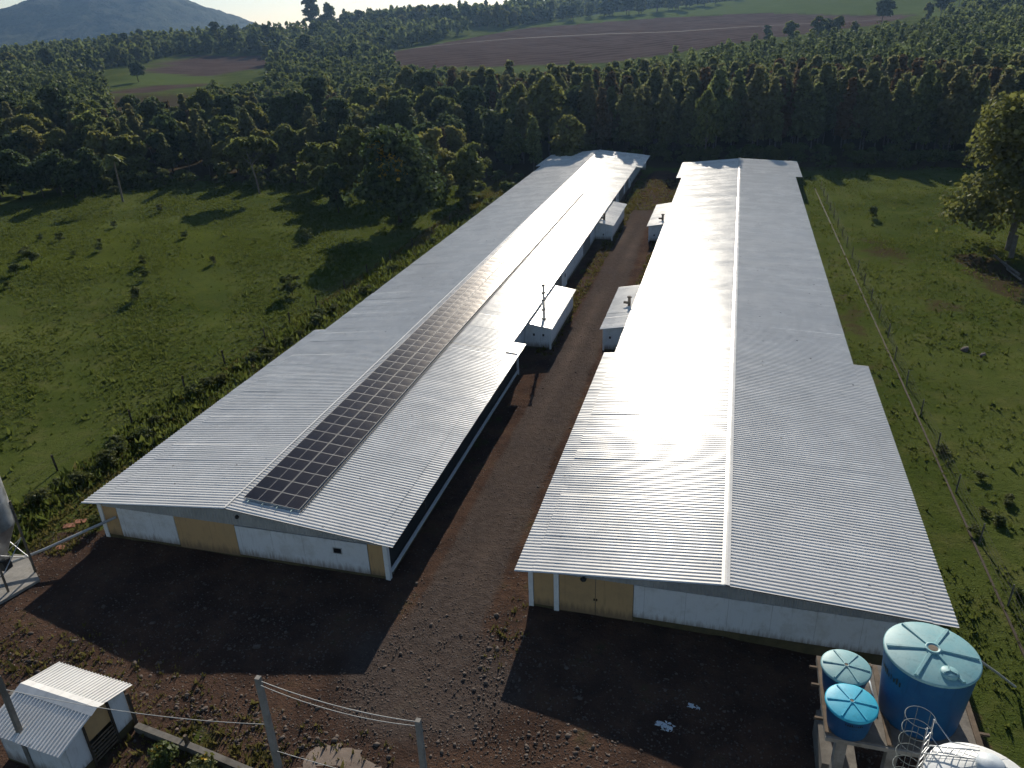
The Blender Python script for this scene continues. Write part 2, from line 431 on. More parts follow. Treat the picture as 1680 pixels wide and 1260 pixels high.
GZ += np.where(near, RNG.normal(0, .022, GX.shape), 0)
def front_yard():
    f = (1 - ss(GY, 30.5, 32.5)) * ss(GX, -40.5, -37.5) * (1 - ss(GX, 11, 13.5))
    f = np.maximum(f, ss(GX, -36.5, -35.5) * (1 - ss(GX, 10.0, 11.2)) * (1 - ss(GY, 155, 166)))
    cx = -12.2; far = ss(GY, 100, 135)
    strip = np.clip(1 - ss(np.abs(GX - cx), 2.2, 4.0), 0, 1)
    corr = ss(GX, -17.5, -16.5) * (1 - ss(GX, -8.6, -7.8)) * ss(GY, 33, 40)
    f = f - corr * (1 - strip) * .42 - corr * far * .18
    f -= .55 * np.exp(-(((GX + 19.5) / 5.5) ** 2 + ((GY - 19.3) / 1.6) ** 2))
    f -= .35 * np.exp(-(((GX + 33) / 7) ** 2 + ((GY - 21) / 2.5) ** 2))
    f -= .3 * np.exp(-(((GX + 8.6) / 1.3) ** 2 + ((GY - 28.5) / 2.6) ** 2))
    return f
yard = np.clip(front_yard(), 0, 1)
track = (1 - ss(np.abs(GX - (-12.3 - .9 * ss(GY, 60, 130))), 1.3, 2.6)) * ss(GY, 22, 30) * (1 - ss(GY, 122, 138))
track = np.maximum(track, .75 * (1 - ss(np.hypot((GX + 12) / 6, (GY - 25) / 5), .5, 1.2)))
rut = np.exp(-((np.abs(GX - (-12.3 - .9 * ss(GY, 60, 130)) + .25 * np.sin(GY * .06)) - .85) / .26) ** 2) * ss(GY, 24, 34) * (1 - ss(GY, 130, 142))
lush = (1.25 * np.exp(-(((GX + 88) / 28) ** 2 + ((GY - 92) / 15) ** 2)) + .55 * np.exp(-(((GX + 46) / 5) ** 2 + ((GY - 122) / 10) ** 2))
        + .55 * np.exp(-(((GX + 54) / 4) ** 2 + ((GY - 58) / 3) ** 2)) + .5 * np.exp(-(((GX + 68) / 16) ** 2 + ((GY - 115) / 6) ** 2)) + .4 * np.exp(-(((GX - 24) / 7) ** 2 + ((GY - 122) / 14) ** 2)) + .35 * np.exp(-(((GX + 60) / 9) ** 2 + ((GY - 72) / 9) ** 2)))
soil = (.75 * np.exp(-(((GX - 19.5) / 4) ** 2 + ((GY - 105) / 9) ** 2)) + 1.4 * np.exp(-(((GX - 30) / 3.6) ** 2 + ((GY - 97) / 10) ** 2))
        + .6 * np.exp(-(((GX - 22) / 5) ** 2 + ((GY - 84) / 6) ** 2)) + .55 * np.exp(-(((GX - 13) / 1.8) ** 2 + ((GY - 80) / 30) ** 2)) * (GX < 15.3)
        + .9 * np.exp(-((np.abs(GX - 10.9)) / .6) ** 2) * (GY > 32) * (GY < 160)
        + .5 * np.exp(-(((GX - 21) / 3) ** 2 + ((GY - 47) / 6) ** 2))
        + .9 * ss(GY, 150, 170) * (GX > -150) * (1 - ss(GY, 330, 420)) + .9 * (GX < -20) * ss(GY, 128, 150) * (1 - ss(GY, 300, 360)))
plow = np.zeros(GX.shape); crop = np.zeros(GX.shape)
for P in PLOW: plow[inpoly(GX, GY, P)] = 1
for P in CROP: crop[inpoly(GX, GY, P)] = 1
ny, nx = GX.shape
idx = np.arange(ny * nx).reshape(ny, nx)
GF = np.stack([idx[:-1, :-1], idx[:-1, 1:], idx[1:, 1:], idx[1:, :-1]], -1).reshape(-1, 4)
one = np.ones(GX.size)
gme = np_mesh('ground', np.stack([GX.ravel(), GY.ravel(), GZ.ravel()], -1), GF, M['ground'], True,
              dict(mask_a=np.stack([yard.ravel(), track.ravel(), np.clip(lush, 0, 1).ravel(), rut.ravel()], -1),
                   mask_b=np.stack([plow.ravel(), crop.ravel(), np.clip(soil, 0, 1).ravel(), one], -1)))
tag(link('ground', gme), kind='structure')

def field_path():
    P = [(-212, 492), (-150, 535), (-90, 552), (-40, 556), (0, 580), (60, 600), (105, 606)]
    pts = []
    for (x0, y0), (x1, y1) in zip(P[:-1], P[1:]):
        for i in range(6): pts.append((x0 + (x1 - x0) * i / 6, y0 + (y1 - y0) * i / 6))
    V = []; F = []
    for i, (x, y) in enumerate(pts):
        for d in (-1.2, 1.2): V.append((x, y + d, th1(x, y + d) + .18))
        if i: F.append((2 * i - 2, 2 * i - 1, 2 * i + 1, 2 * i))
    tag(link('field_path', np_mesh('field_path', V, F, simple('path_soil', (.125, .095, .08), 1, 0, .3, .05), True)), kind='structure')
field_path()
# mountain far on the left
def mountain():
    sky_x = np.array([-3200, -2118, -1865, -1800, -1700, -1584, -1487, -1423, -1341, -1251, -1100], float)
    sky_z = np.array([-30, 18, 88, 120, 144, 132, 95, 66, 31, 12, -25], float)
    u = np.linspace(-3200, -1100, 260); v = np.linspace(-560, 700, 120)
    Uu, Vv = np.meshgrid(u, v)
    top = np.interp(u, sky_x, sky_z); ker = np.hanning(15); ker /= ker.sum()
    top = np.convolve(np.pad(top, 7, 'edge'), ker, 'valid')
    # ridge line runs so that it stands 2600 m from here
    yr = np.sqrt(np.maximum(2600 ** 2 - Uu ** 2, 1300 ** 2))
    z = (top[None, :] + 25) * np.exp(-np.where(Vv < 0, (Vv / 300) ** 2, (Vv / 420) ** 2)) - 25
    rr = np.random.default_rng(3)
    for s, a in ((260, 7), (120, 4.5), (55, 2.6)):
        ph = rr.uniform(0, 6.28, (6, 3)); dirs = rr.normal(size=(6, 2)); dirs /= np.linalg.norm(dirs, axis=1)[:, None]
        w = sum(np.sin((Uu * d[0] + Vv * d[1]) / s * 6.28 + p[0]) for d, p in zip(dirs, ph)) / 6
        z += a * w * np.clip((z + 25) / 60, 0, 1)
    z += rr.normal(0, 1.7, z.shape) * np.clip((z + 25) / 40, 0, 1)
    V = np.stack([Uu * (1 + Vv / 2600), yr * (1 + Vv / 2600), z + 3], -1).reshape(-1, 3)
    i = np.arange(Uu.size).reshape(Uu.shape)
    Fq = np.stack([i[:-1, :-1], i[:-1, 1:], i[1:, 1:], i[1:, :-1]], -1).reshape(-1, 4)
    tag(link('mountain', np_mesh('mountain', V, Fq, M['mountain'], True)), kind='structure')
mountain()

# ------------------------------------------------------------------ barns
PITCH = .26
def corr_profile(n, pitch=PITCH, h=.040):
    p = []
    for i in range(n):
        b = i * pitch
        p += [(b, 0), (b + pitch * .50, 0), (b + pitch * .62, h), (b + pitch * .86, h)]
    p.append((n * pitch, 0)); return p
def sheet_mesh(name, length, mat, n=4, pitch=PITCH, lap=.06, h=.040):
    """corrugated sheet: ribs run along +X (down the slope, length), corrugation across Y"""
    pr = corr_profile(n, pitch, h); pr.append((n * pitch + lap * .5, 0.0))
    vs = []; fs = []
    for x in (0, length):
        for (y, z) in pr: vs.append((x, y, z))
    k = len(pr)
    for i in range(k - 1): fs.append((i, i + k, i + k + 1, i + 1))
    me = bpy.data.meshes.new(name); me.from_pydata(vs, [], fs); me.materials.append(mat); me.update(); return me

def make_barn(name, xr, zr, sl, sr, half_l, half_r, wide_l, wide_r, y0, y1, yseg, yfar, label, cap=.2):
    """xr,zr ridge; sl,sr slopes; half_* main slope width; wide_* width with eave strip; y0..y1 roof; wide for y<yseg and y>yfar"""
    root = empty(name, (xr, y0, 0), 0, label, 'barn')
    X = lambda x: x - xr
    Yv = lambda y: y - y0
    roof = MB()
    t = .05
    zl = zr - sl * half_l; zrr = zr - sr * half_r
    d = .06
    roof.prism([(-half_l, zl - d), (0, zr - d), (half_r, zrr - d), (half_r, zrr - d - .03), (0, zr - d - .03), (-half_l, zl - d - .03)], 1, .05, y1 - y0 - .05)
    roof = roof.build('roof', M['under'], root)
    ang = {-1: math.atan(sl), 1: math.atan(sr)}
    for side in (-1, 1):
        half = half_l if side < 0 else half_r; wide = wide_l if side < 0 else wide_r; s = sl if side < 0 else sr
        L = half / math.cos(ang[side])
        me = sheet_mesh('roof_sheet', L + .02, M['roof'])
        nsh = int(round((y1 - y0) / (4 * PITCH)))
        for i in range(nsh):
            yy = i * 4 * PITCH
            o = bpy.data.objects.new('roof_sheet', me); COL.objects.link(o); o.parent = roof
            jz = random.uniform(0, .002)
            tilt = random.gauss(0, .0012)
            if side > 0:
                o.rotation_euler = (random.gauss(0, .0007), ang[side] + tilt, 0); o.location = (0.0, yy, zr + jz)
            else:
                # mirror: rotate by pi about z, then slope
                o.rotation_euler = (random.gauss(0, .0007), ang[side] + tilt, math.pi); o.location = (0.0, yy + 4 * PITCH, zr + jz)
        # eave strips near the front and at the far end
        ex = sheet_mesh('eave_sheet', (wide - half) / math.cos(ang[side]) + .25, M['roof'])
        for (a, b) in ((y0, yseg), (yfar, y1)):
            for i in range(int(round((b - a) / (4 * PITCH)))):
                yy = (a - y0) + i * 4 * PITCH
                o = bpy.data.objects.new('eave_sheet', ex); COL.objects.link(o); o.parent = roof
                xx = half - .24; z = zr - s * xx - .028
                if side > 0:
                    o.rotation_euler = (random.gauss(0, .003), ang[side] + random.gauss(0, .005), 0); o.location = (xx, yy, z)
                else:
                    o.rotation_euler = (random.gauss(0, .003), ang[side] + random.gauss(0, .005), math.pi); o.location = (-xx, yy + 4 * PITCH, z)
    # ridge cap in lengths
    for i in range(int((y1 - y0) / 6.0) + 1):
        a = i * 6.0; b = min(a + 6.08, y1 - y0)
        if b - a < .3: continue
        w = cap; mb = MB()
        h = .062 + (i % 2) * .004
        mb.add([(-w, 0, zr - sl * w + h - .012), (-.05, 0, zr + h), (.05, 0, zr + h), (w, 0, zr - sr * w + h - .012),
                (-w, b - a, zr - sl * w + h - .012), (-.05, b - a, zr + h), (.05, b - a, zr + h), (w, b - a, zr - sr * w + h - .012)],
               [(0, 1, 5, 4), (1, 2, 6, 5), (2, 3, 7, 6)])
        mb.build('ridge_cap', M['roof'], roof, (0, a, 0))
    return root, roof

def panel_part(name, mat, parent, x0, x1, y, z0, z1, t=.05, zs=None):
    """upright board of the gable facing -Y; origin is the parent's"""
    mb = MB()
    if zs is None: mb.box(x0, x1, y, y + t, z0, z1)
    else: mb.prism([(x0, z0), (x1, z0), (x1, zs[1]), (x0, zs[0])], 1, y, y + t)
    return mb.build(name, mat, parent)

def gable_cladding(parent, xs, y, z0, ztop, mat):
    """corrugated strip under the roof edge, ribs upright"""
    a, b = xs; n = int((b - a) / .2); vs = []; fs = []
    for i in range(n + 1):
        x = a + (b - a) * i / n
        for dx, dy in ((0, 0), (.09, 0), (.12, -.025), (.17, -.025)):
            xx = min(x + dx, b)
            zt = ztop(xx)
            if zt <= z0 + .01: zt = z0 + .01
            vs += [(xx, y + dy, z0), (xx, y + dy, zt)]
    k = len(vs) // 2
    for i in range(k - 1): fs.append((2 * i, 2 * i + 2, 2 * i + 3, 2 * i + 1))
    me = bpy.data.meshes.new('gable_cladding'); me.from_pydata(vs, [], fs); me.materials.append(mat)
    return link('gable_cladding', me, parent)

# ---- left barn
LX, LZ, LS = -25.96, 3.76, .102
LY0, LY1, LSEG, LFAR = 30.86, 161.0, 59.98, 147.3
barnL, roofL = make_barn('solar_barn', LX, LZ, LS, LS, 8.95, 8.95, 10.08, 10.08, LY0, LY1, LSEG, LFAR,
                         'long white barn on the left with a strip of solar panels along its roof', .06)
def LB(x): return x - LX
yw = 31.4 - LY0
ztopL = lambda x: LZ - LS * abs(x) - .10
panel_part('plinth', M['plinth'], barnL, LB(-35.35), LB(-16.57), yw + .01, -.4, .24, .25)
panel_part('back_wall', M['under'], barnL, LB(-35.3), LB(-16.6), yw + .06, .24, 2.6, .06)
panel_part('corner_panel', M['tan'], barnL, LB(-35.18), LB(-34.18), yw - .004, .24, 2.42)
panel_part('white_panel', M['white'], barnL, LB(-34.14), LB(-30.12), yw - .02, .22, 2.27)
dl = panel_part('door', M['tan'], barnL, LB(-30.08), LB(-26.04), yw - .012, .08, 2.36)
panel_part('white_panel', M['white'], barnL, LB(-26.0), LB(-17.7), yw - .02, .2, 2.22)
panel_part('corner_panel', M['tan'], barnL, LB(-17.66), LB(-16.78), yw - .004, .2, 2.3)
panel_part('corner_post', M['whitem'], barnL, LB(-35.47), LB(-35.2), yw - .05, -.3, 2.62, .28)
panel_part('corner_post', M['whitem'], barnL, LB(-16.76), LB(-16.5), yw - .05, -.3, 2.62, .28)
gable_cladding(barnL, (LB(-35.1), LB(-16.8)), yw - .03, 2.30, ztopL, M['greym'])
wnd = panel_part('window', M['hole'], barnL, LB(-19.78), LB(-19.31), yw - .035, 1.36, 1.69, .03)
for b in ((-19.82, -19.27, 1.69, 1.73), (-19.82, -19.27, 1.32, 1.36), (-19.82, -19.78, 1.36, 1.69), (-19.31, -19.27, 1.36, 1.69)):
    panel_part('frame', M['greym'], wnd, LB(b[0]), LB(b[1]), yw - .05, b[2], b[3], .04)
lp = MB(); lp.lathe([(0, 0), (.10, .02), (.13, .12), (.06, .2), (0, .21)], 10)
lp.build('lamp', M['dark'], barnL, (LB(-25.6), yw - .12, 2.85))
# side walls
def side_wall(parent, x, ya, yb, z0, z1, mat, name='side_wall', t=.12):
    return MB().box(x - t / 2, x + t / 2, ya, yb, z0, z1).build(name, mat, parent)
yl = lambda y: y - LY0
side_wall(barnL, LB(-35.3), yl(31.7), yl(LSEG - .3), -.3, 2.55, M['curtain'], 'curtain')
side_wall(barnL, LB(-34.3), yl(LSEG), yl(LY1 - .6), -.3, 2.75, M['white'])
# right side front: dark mesh curtain above low sill with white rail
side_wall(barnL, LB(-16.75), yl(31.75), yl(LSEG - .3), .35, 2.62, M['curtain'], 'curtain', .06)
side_wall(barnL, LB(-16.68), yl(31.7), yl(LSEG - .3), -.3, .33, M['plinth'], 'sill_wall', .2)
side_wall(barnL, LB(-16.56), yl(31.7), yl(LSEG - .3), .30, .42, M['whitem'], 'sill_rail', .16)
for i in range(6):
    yy = yl(31.9 + i * 5.5)
    MB().box(LB(-16.74) - .05, LB(-16.74) + .05, yy, yy + .1, .42, 2.6).build('side_post', M['dkwood'], barnL)
MB().box(LB(-16.62), LB(-16.5), yl(LSEG - .42), yl(LSEG - .3), -.2, 2.6).build('side_post', M['whitem'], barnL)
MB().box(LB(-34.3), LB(-16.6), yl(LSEG - .28), yl(LSEG - .16), -.2, 2.55).build('cross_wall', M['white'], barnL)
wallL = side_wall(barnL, LB(-17.55), yl(LSEG), yl(LY1 - .6), .25, 2.82, M['white'])
side_wall(barnL, LB(-17.55), yl(LSEG), yl(LY1 - .6), -.3, .25, M['plinth'], 'sill_wall', .16)
for (ya, yb) in ((78.0, 82.5), (118, 124.5), (128, 134), (136, 140), (96, 101)):
    MB().box(LB(-17.49) - .02, LB(-17.49) + .03, yl(ya), yl(yb), .25, 2.5).build('curtain', M['under'], barnL)
for ya in (82.9, 125.3, 141):
    dd = MB().box(LB(-17.49), LB(-17.49) + .06, yl(ya), yl(ya + 2.4), .05, 2.3).build('door', M['whitem'], barnL)
    MB().box(LB(-17.42), LB(-17.38), yl(ya + 1.1), yl(ya + 1.4), 1.2, 1.6).build('vent_grille', M['dark'], dd)
MB().box(LB(-35.3), LB(-16.6), yl(LY1 - .6), yl(LY1 - .48), -.3, 2.5).build('back_wall', M['white'], barnL)

MB().box(4.0, 10.0, yl(57.62), yl(57.70), -.0, .06).build('sheet_joint', M['dark'], roofL, (0, 0, LZ), (0, math.atan(LS), 0))
# ---- right barn
RX, RZ = 1.29, 3.5; RSL, RSR = .0875, .05
RY0, RY1, RSEG, RFAR = 30.6, 153.5, 59.7, 138.2
barnR, roofR = make_barn('plain_barn', RX, RZ, RSL, RSR, 9.45, 8.95, 10.35, 10.05, RY0, RY1, RSEG, RFAR,
                         'long white barn on the right with a bare metal roof, behind the blue tanks')
def RB(x): return x - RX
yr_ = lambda y: y - RY0
yw = 31.1 - RY0
ztopR = lambda x: RZ - (RSL if x < 0 else RSR) * abs(x) - .10
panel_part('plinth', M['plinth'], barnR, RB(-8.35), RB(10.55), yw + .01, -.75, .30, .25)
panel_part('back_wall', M['under'], barnR, RB(-8.3), RB(10.5), yw + .06, .3, 2.5, .06)
panel_part('corner_panel', M['tan'], barnR, RB(-8.2), RB(-7.14), yw - .004, .18, 2.42)
panel_part('corner_post', M['whitem'], barnR, RB(-8.47), RB(-8.22), yw - .05, -.2, 2.5, .28)
panel_part('corner_post', M['whitem'], barnR, RB(-7.12), RB(-6.86), yw - .07, -.1, 2.5, .2)
for a, b in ((-6.84, -4.97), (-4.94, -3.06)):
    dr = panel_part('door', M['tan'], barnR, RB(a), RB(b), yw - .012, .05, 2.36)
    panel_part('handle', M['dark'], dr, RB(-5.05 if a < -6 else -4.92), RB(-4.99 if a < -6 else -4.86), yw - .05, 1.0, 1.12, .04)
wp = panel_part('white_panel', M['white'], barnR, RB(-3.02), RB(10.5), yw - .02, .33, 2.34)
panel_part('corner_post', M['whitem'], barnR, RB(10.5), RB(10.72), yw - .05, -.5, 2.6, .28)
gable_cladding(barnR, (RB(-6.8), RB(10.5)), yw - .03, 2.38, ztopR, M['greym'])
lp = MB(); lp.lathe([(0, 0), (.14, .03), (.17, .12), (.06, .2), (0, .21)], 12)
lp.build('lamp', M['dark'], barnR, (RB(-5.56), yw - .16, 2.28))
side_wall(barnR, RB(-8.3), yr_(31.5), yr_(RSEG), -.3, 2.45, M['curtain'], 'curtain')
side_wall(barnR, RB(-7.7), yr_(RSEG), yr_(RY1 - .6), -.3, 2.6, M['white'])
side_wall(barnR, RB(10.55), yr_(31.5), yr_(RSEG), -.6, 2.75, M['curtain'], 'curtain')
side_wall(barnR, RB(9.7), yr_(RSEG), yr_(RY1 - .6), -.6, 2.8, M['white'])
MB().box(RB(-8.3), RB(10.5), yr_(RY1 - .6), yr_(RY1 - .48), -.3, 2.4).build('back_wall', M['white'], barnR)
MB().box(RB(-8.3), RB(-7.7), yr_(RSEG) - .12, yr_(RSEG), -.3, 2.45).build('cross_wall', M['white'], barnR)
MB().box(RB(9.7), RB(10.5), yr_(RSEG) - .12, yr_(RSEG), -.6, 2.7).build('cross_wall', M['white'], barnR)

# ---- furnace annexes between the barns
def annex(x_in, x_out, ya, yb, label, chim, flue_h, full_flue, vents):
    """lean-to: x_in against the barn, x_out towards the track"""
    sgn = 1 if x_out > x_in else -1
    root = empty('furnace_house', ((x_in + x_out) / 2, ya, 0), 0, label, 'shed', 'furnace houses between the barns')
    cx = (x_in + x_out) / 2; a = min(x_in, x_out) - cx; b = max(x_in, x_out) - cx
    zi, zo = 2.62, 2.22
    za, zb = (zi, zo) if sgn > 0 else (zo, zi)
    Ly = yb - ya
    panel_part('front_wall', M['white'], root, a, b, 0, .15, 0, .08, (za - .1, zb - .1))
    panel_part('rear_wall', M['white'], root, a, b, Ly - .08, .15, 0, .08, (za - .1, zb - .1))
    xo = b if sgn > 0 else a
    MB().box(xo - .045, xo + .045, .08, Ly - .08, .35, zo - .12).build('side_wall', M['white'], root)
    MB().box(xo - .06, xo + .06, .02, Ly - .02, -.2, .35).build('sill_wall', M['plinth'], root)
    MB().box(a, b, .01, .09, -.2, .15).build('sill_wall', M['plinth'], root)
    MB().box(xo - .08, xo + .08, -.03, .10, -.2, zo - .1).build('corner_post', M['whitem'], root)
    for (vx, vz) in vents:
        MB().box(vx - .09, vx + .09, -.02, .0, vz, vz + .22).build('vent_grille', M['dark'], root)
    w = abs(x_out - x_in) + .55; ang = math.atan((zi - zo) / abs(x_out - x_in))
    xi = (a if sgn > 0 else b)
    rf = MB()
    me = sheet_mesh('roof_sheet', w, M['roof'], 4)
    nn = int(round((Ly + 1.0) / (4 * PITCH)))
    for i in range(nn):
        yy = -.35 + i * 4 * PITCH
        rz = 0 if sgn > 0 else math.pi
        o = bpy.data.objects.new('roof_sheet', me); COL.objects.link(o); o.parent = root
        o.rotation_euler = (random.gauss(0, .004), ang + random.gauss(0, .004), rz)
        o.location = (xi - sgn * .2, yy if sgn > 0 else yy + 4 * PITCH, zi + .05)
    # flue
    fx, fy = chim[0] - cx, chim[1] - ya
    zb_ = zi - .25
    fl = MB()
    if full_flue:
        fl.tube([(0, 0, -.1), (0, 0, flue_h)], [.14, .11], 12)
        o = fl.build('flue', M['galv'], root, (fx, fy, zb_))
        for zz in (.05, .95, 1.9, flue_h - .75): MB().lathe([(.12, zz), (.22, zz + .01), (.22, zz + .07), (.12, zz + .08)], 12).build('collar', M['rust'], o)
        MB().lathe([(0, flue_h + .02), (.12, flue_h), (.19, flue_h + .01), (.19, flue_h + .06), (0, flue_h + .09)], 12).build('cap', M['rust'], o)
    else:
        fl.tube([(0, 0, -.1), (0, 0, flue_h)], .15, 10)
        o = fl.build('flue', M['rust'], root, (fx, fy, zb_))
        MB().tube([(0, 0, flue_h * .45), (-.55, 0, flue_h * .45 + .02)], .13, 10).build('flue_elbow', M['rust'], o)
        MB().lathe([(0, flue_h), (.24, flue_h), (.22, flue_h + .08), (0, flue_h + .12)], 12).build('cap', M['rust'], o)
        MB().lathe([(.15, .02), (.30, .0), (.30, .05), (.15, .12)], 12).build('collar', M['rust'], o)
    return root
annex(-17.45, -15.05, 65.7, 76.6, 'white lean-to on the left barn with the tall thin grey flue pipe', (-15.95, 67.1), 3.35, True, ((-.35, 1.25), (.55, 1.25)))
annex(-17.45, -15.2, 105.3, 117.5, 'far white lean-to on the left barn with a short dark chimney', (-16.5, 106.7), .95, False, ((-.05, .7),))
annex(-7.75, -10.15, 66.3, 77.4, 'nearer white lean-to on the right barn with a stubby brown chimney', (-8.55, 71.9), 1.0, False, ((-.6, 1.2),))
annex(-7.75, -10.15, 105.4, 117.9, 'far white lean-to on the right barn with a short dark chimney', (-8.55, 107.2), .95, False, ((-.5, .8),))

# ---- solar array on the left barn, right slope
def solar():
    ang = math.atan(LS)
    root = empty('solar_array', (LX, 31.95, LZ), 0, 'long strip of dark solar panels lying on the left barn roof', 'solar panels')
    root.rotation_euler = (0, ang, 0)
    pw, pl_, gap = 1.155, 1.72, .022
    fr = MB(); b = .018; th_ = .04
    fr.box(0, pl_, 0, b, 0, th_).box(0, pl_, pw - b, pw, 0, th_).box(0, b, b, pw - b, 0, th_).box(pl_ - b, pl_, b, pw - b, 0, th_)
    fr.box(pl_ / 2 - .009, pl_ / 2 + .009, b, pw - b, .01, .0345)
    fme = fr.mesh('panel_frame', M['alu'])
    gm = MB(); gm.box(b, pl_ - b, b, pw - b, .008, .032); gme_ = gm.mesh('panel_glass', M['cells'])
    rows = 75
    for c in range(2):
        for r in range(rows):
            o = link('solar_panel', fme, root, (.55 + c * (pl_ + .045), r * (pw + gap), .15))
            o.rotation_euler = (random.gauss(0, .0018), random.gauss(0, .0022), 0)
            link('panel_glass', gme_, o)
    for x in (.95, 1.85, 2.75, 3.65):
        MB().box(x - .02, x + .02, -.28, rows * (pw + gap) + .1, .105, .145).build('mounting_rail', M['rail'], root)
    # cable tray strip along the lower edge
    MB().box(4.15, 4.19, -.1, rows * (pw + gap), .075, .135).build('cable_tray', M['dark'], root)
solar()

# ------------------------------------------------------------------ tank platform and tanks
def tank_platform():
    root = empty('tank_platform', (7.8, 24.8, 0), 0, 'raised concrete slab on pillars that carries the three blue tanks', 'platform')
    zt = 3.5
    MB().box(-2.75, 2.7, -2.0, 2.1, zt - .22, zt).build('deck_slab', M['dconc'], root)
    for (a, b, c, d) in ((-2.75, -2.55, -1.9, 2.0), (-.62, -.42, -2.0, 2.0), (2.5, 2.7, -1.9, 2.0)):
        MB().box(a, b, c, d, zt + .004, zt + .07).build('edge_plank', M['wood'], root)
    MB().box(-2.5, -.65, 1.9, 2.08, zt + .004, zt + .06).build('edge_plank', M['wood'], root)
    MB().box(-2.75, 2.7, -2.09, -2.003, zt - .20, zt - .02).build('edge_beam', M['conc'], root)
    for (x, y) in ((-2.1, -1.7), (-.35, -1.7), (2.1, -1.7), (-2.1, 1.7), (2.1, 1.7)):
        MB().box(x - .19, x + .19, y - .19, y + .19, -.5, zt - .22).build('pillar', M['conc'], root)
    MB().box(-2.5, -1.2, -1.2, 1.5, -.5, 1.1).build('pump_box', M['dconc'], root)
    for (x, y) in ((-2.75, -1.15), (-2.75, .55), (-2.75, 1.5)):
        MB().box(x - .3, x + .02, y - .045, y + .045, zt - .16, zt - .05).build('joist_end', M['wood'], root)
    MB().box(2.7, 3.1, -.6, -.5, zt - .16, zt - .05).build('joist_end', M['wood'], root)
tank_platform()
def lid(root, R, z, mat, nrib, hub, a0, ribw, ribh, dome):
    """shallow conical lid with raised radial ribs and a round hub"""
    mb = MB(); mb.lathe([(R + .045, z - .07), (R + .05, z - .0), (R + .0, z + .02), (R * .6, z + .02 + dome * .5), (hub, z + .02 + dome), (0, z + .02 + dome)], 48)
    o = mb.build('lid', mat, root)
    for i in range(nrib):
        a = a0 + 2 * math.pi * i / nrib; c, s = math.cos(a), math.sin(a); rb = MB()
        def P(r, w, h): return (r * c - w * s, r * s + w * c, h)
        z0 = z + .02 + dome * .92; z1 = z + .03; r0, r1 = hub * .8, R * .97
        rb.add([P(r0, -ribw, z0 - .02), P(r0, -ribw * .6, z0 + ribh), P(r0, ribw * .6, z0 + ribh), P(r0, ribw, z0 - .02),
                P(r1, -ribw, z1 - .03), P(r1, -ribw * .6, z1 + ribh), P(r1, ribw * .6, z1 + ribh), P(r1, ribw, z1 - .03)],
               [(0, 4, 5, 1), (1, 5, 6, 2), (2, 6, 7, 3), (0, 1, 2, 3), (4, 7, 6, 5)])
        rb.build('lid_rib', mat, o)
    hb = MB(); hz = z + .02 + dome
    hb.lathe([(hub * 1.02, hz - .03), (hub, hz + ribh * 1.05), (hub * .8, hz + ribh * 1.05), (hub * .74, hz + ribh * .7), (0, hz + ribh * .65)], 28)
    hb.build('lid_hub', mat, o)
    MB().lathe([(hub * .62, hz + ribh * .72), (hub * .55, hz + ribh * .74), (0, hz + ribh * .74)], 20).build('hub_rust', M['rust'], o)
    return o
def stroke_row(parent, mat, R, zc, a0, n, pitch, h, taper):
    """faded printed line round the shell, letters too worn to read: a row of short dark strokes"""
    rng = np.random.default_rng(n)
    for i in range(n):
        a = a0 + i * pitch / R; hh = h * rng.uniform(.55, 1.0); w = pitch * rng.uniform(.25, .6) / R
        m = MB(); vs = []
        for (aa, z) in ((a, zc), (a + w, zc), (a + w, zc + hh), (a, zc + hh)):
            r = R + .012 + (z - zc) * taper; vs.append((r * math.cos(aa), r * math.sin(aa), z))
        m.add(vs, [(0, 1, 2, 3)]); m.build('lettering', mat, parent)
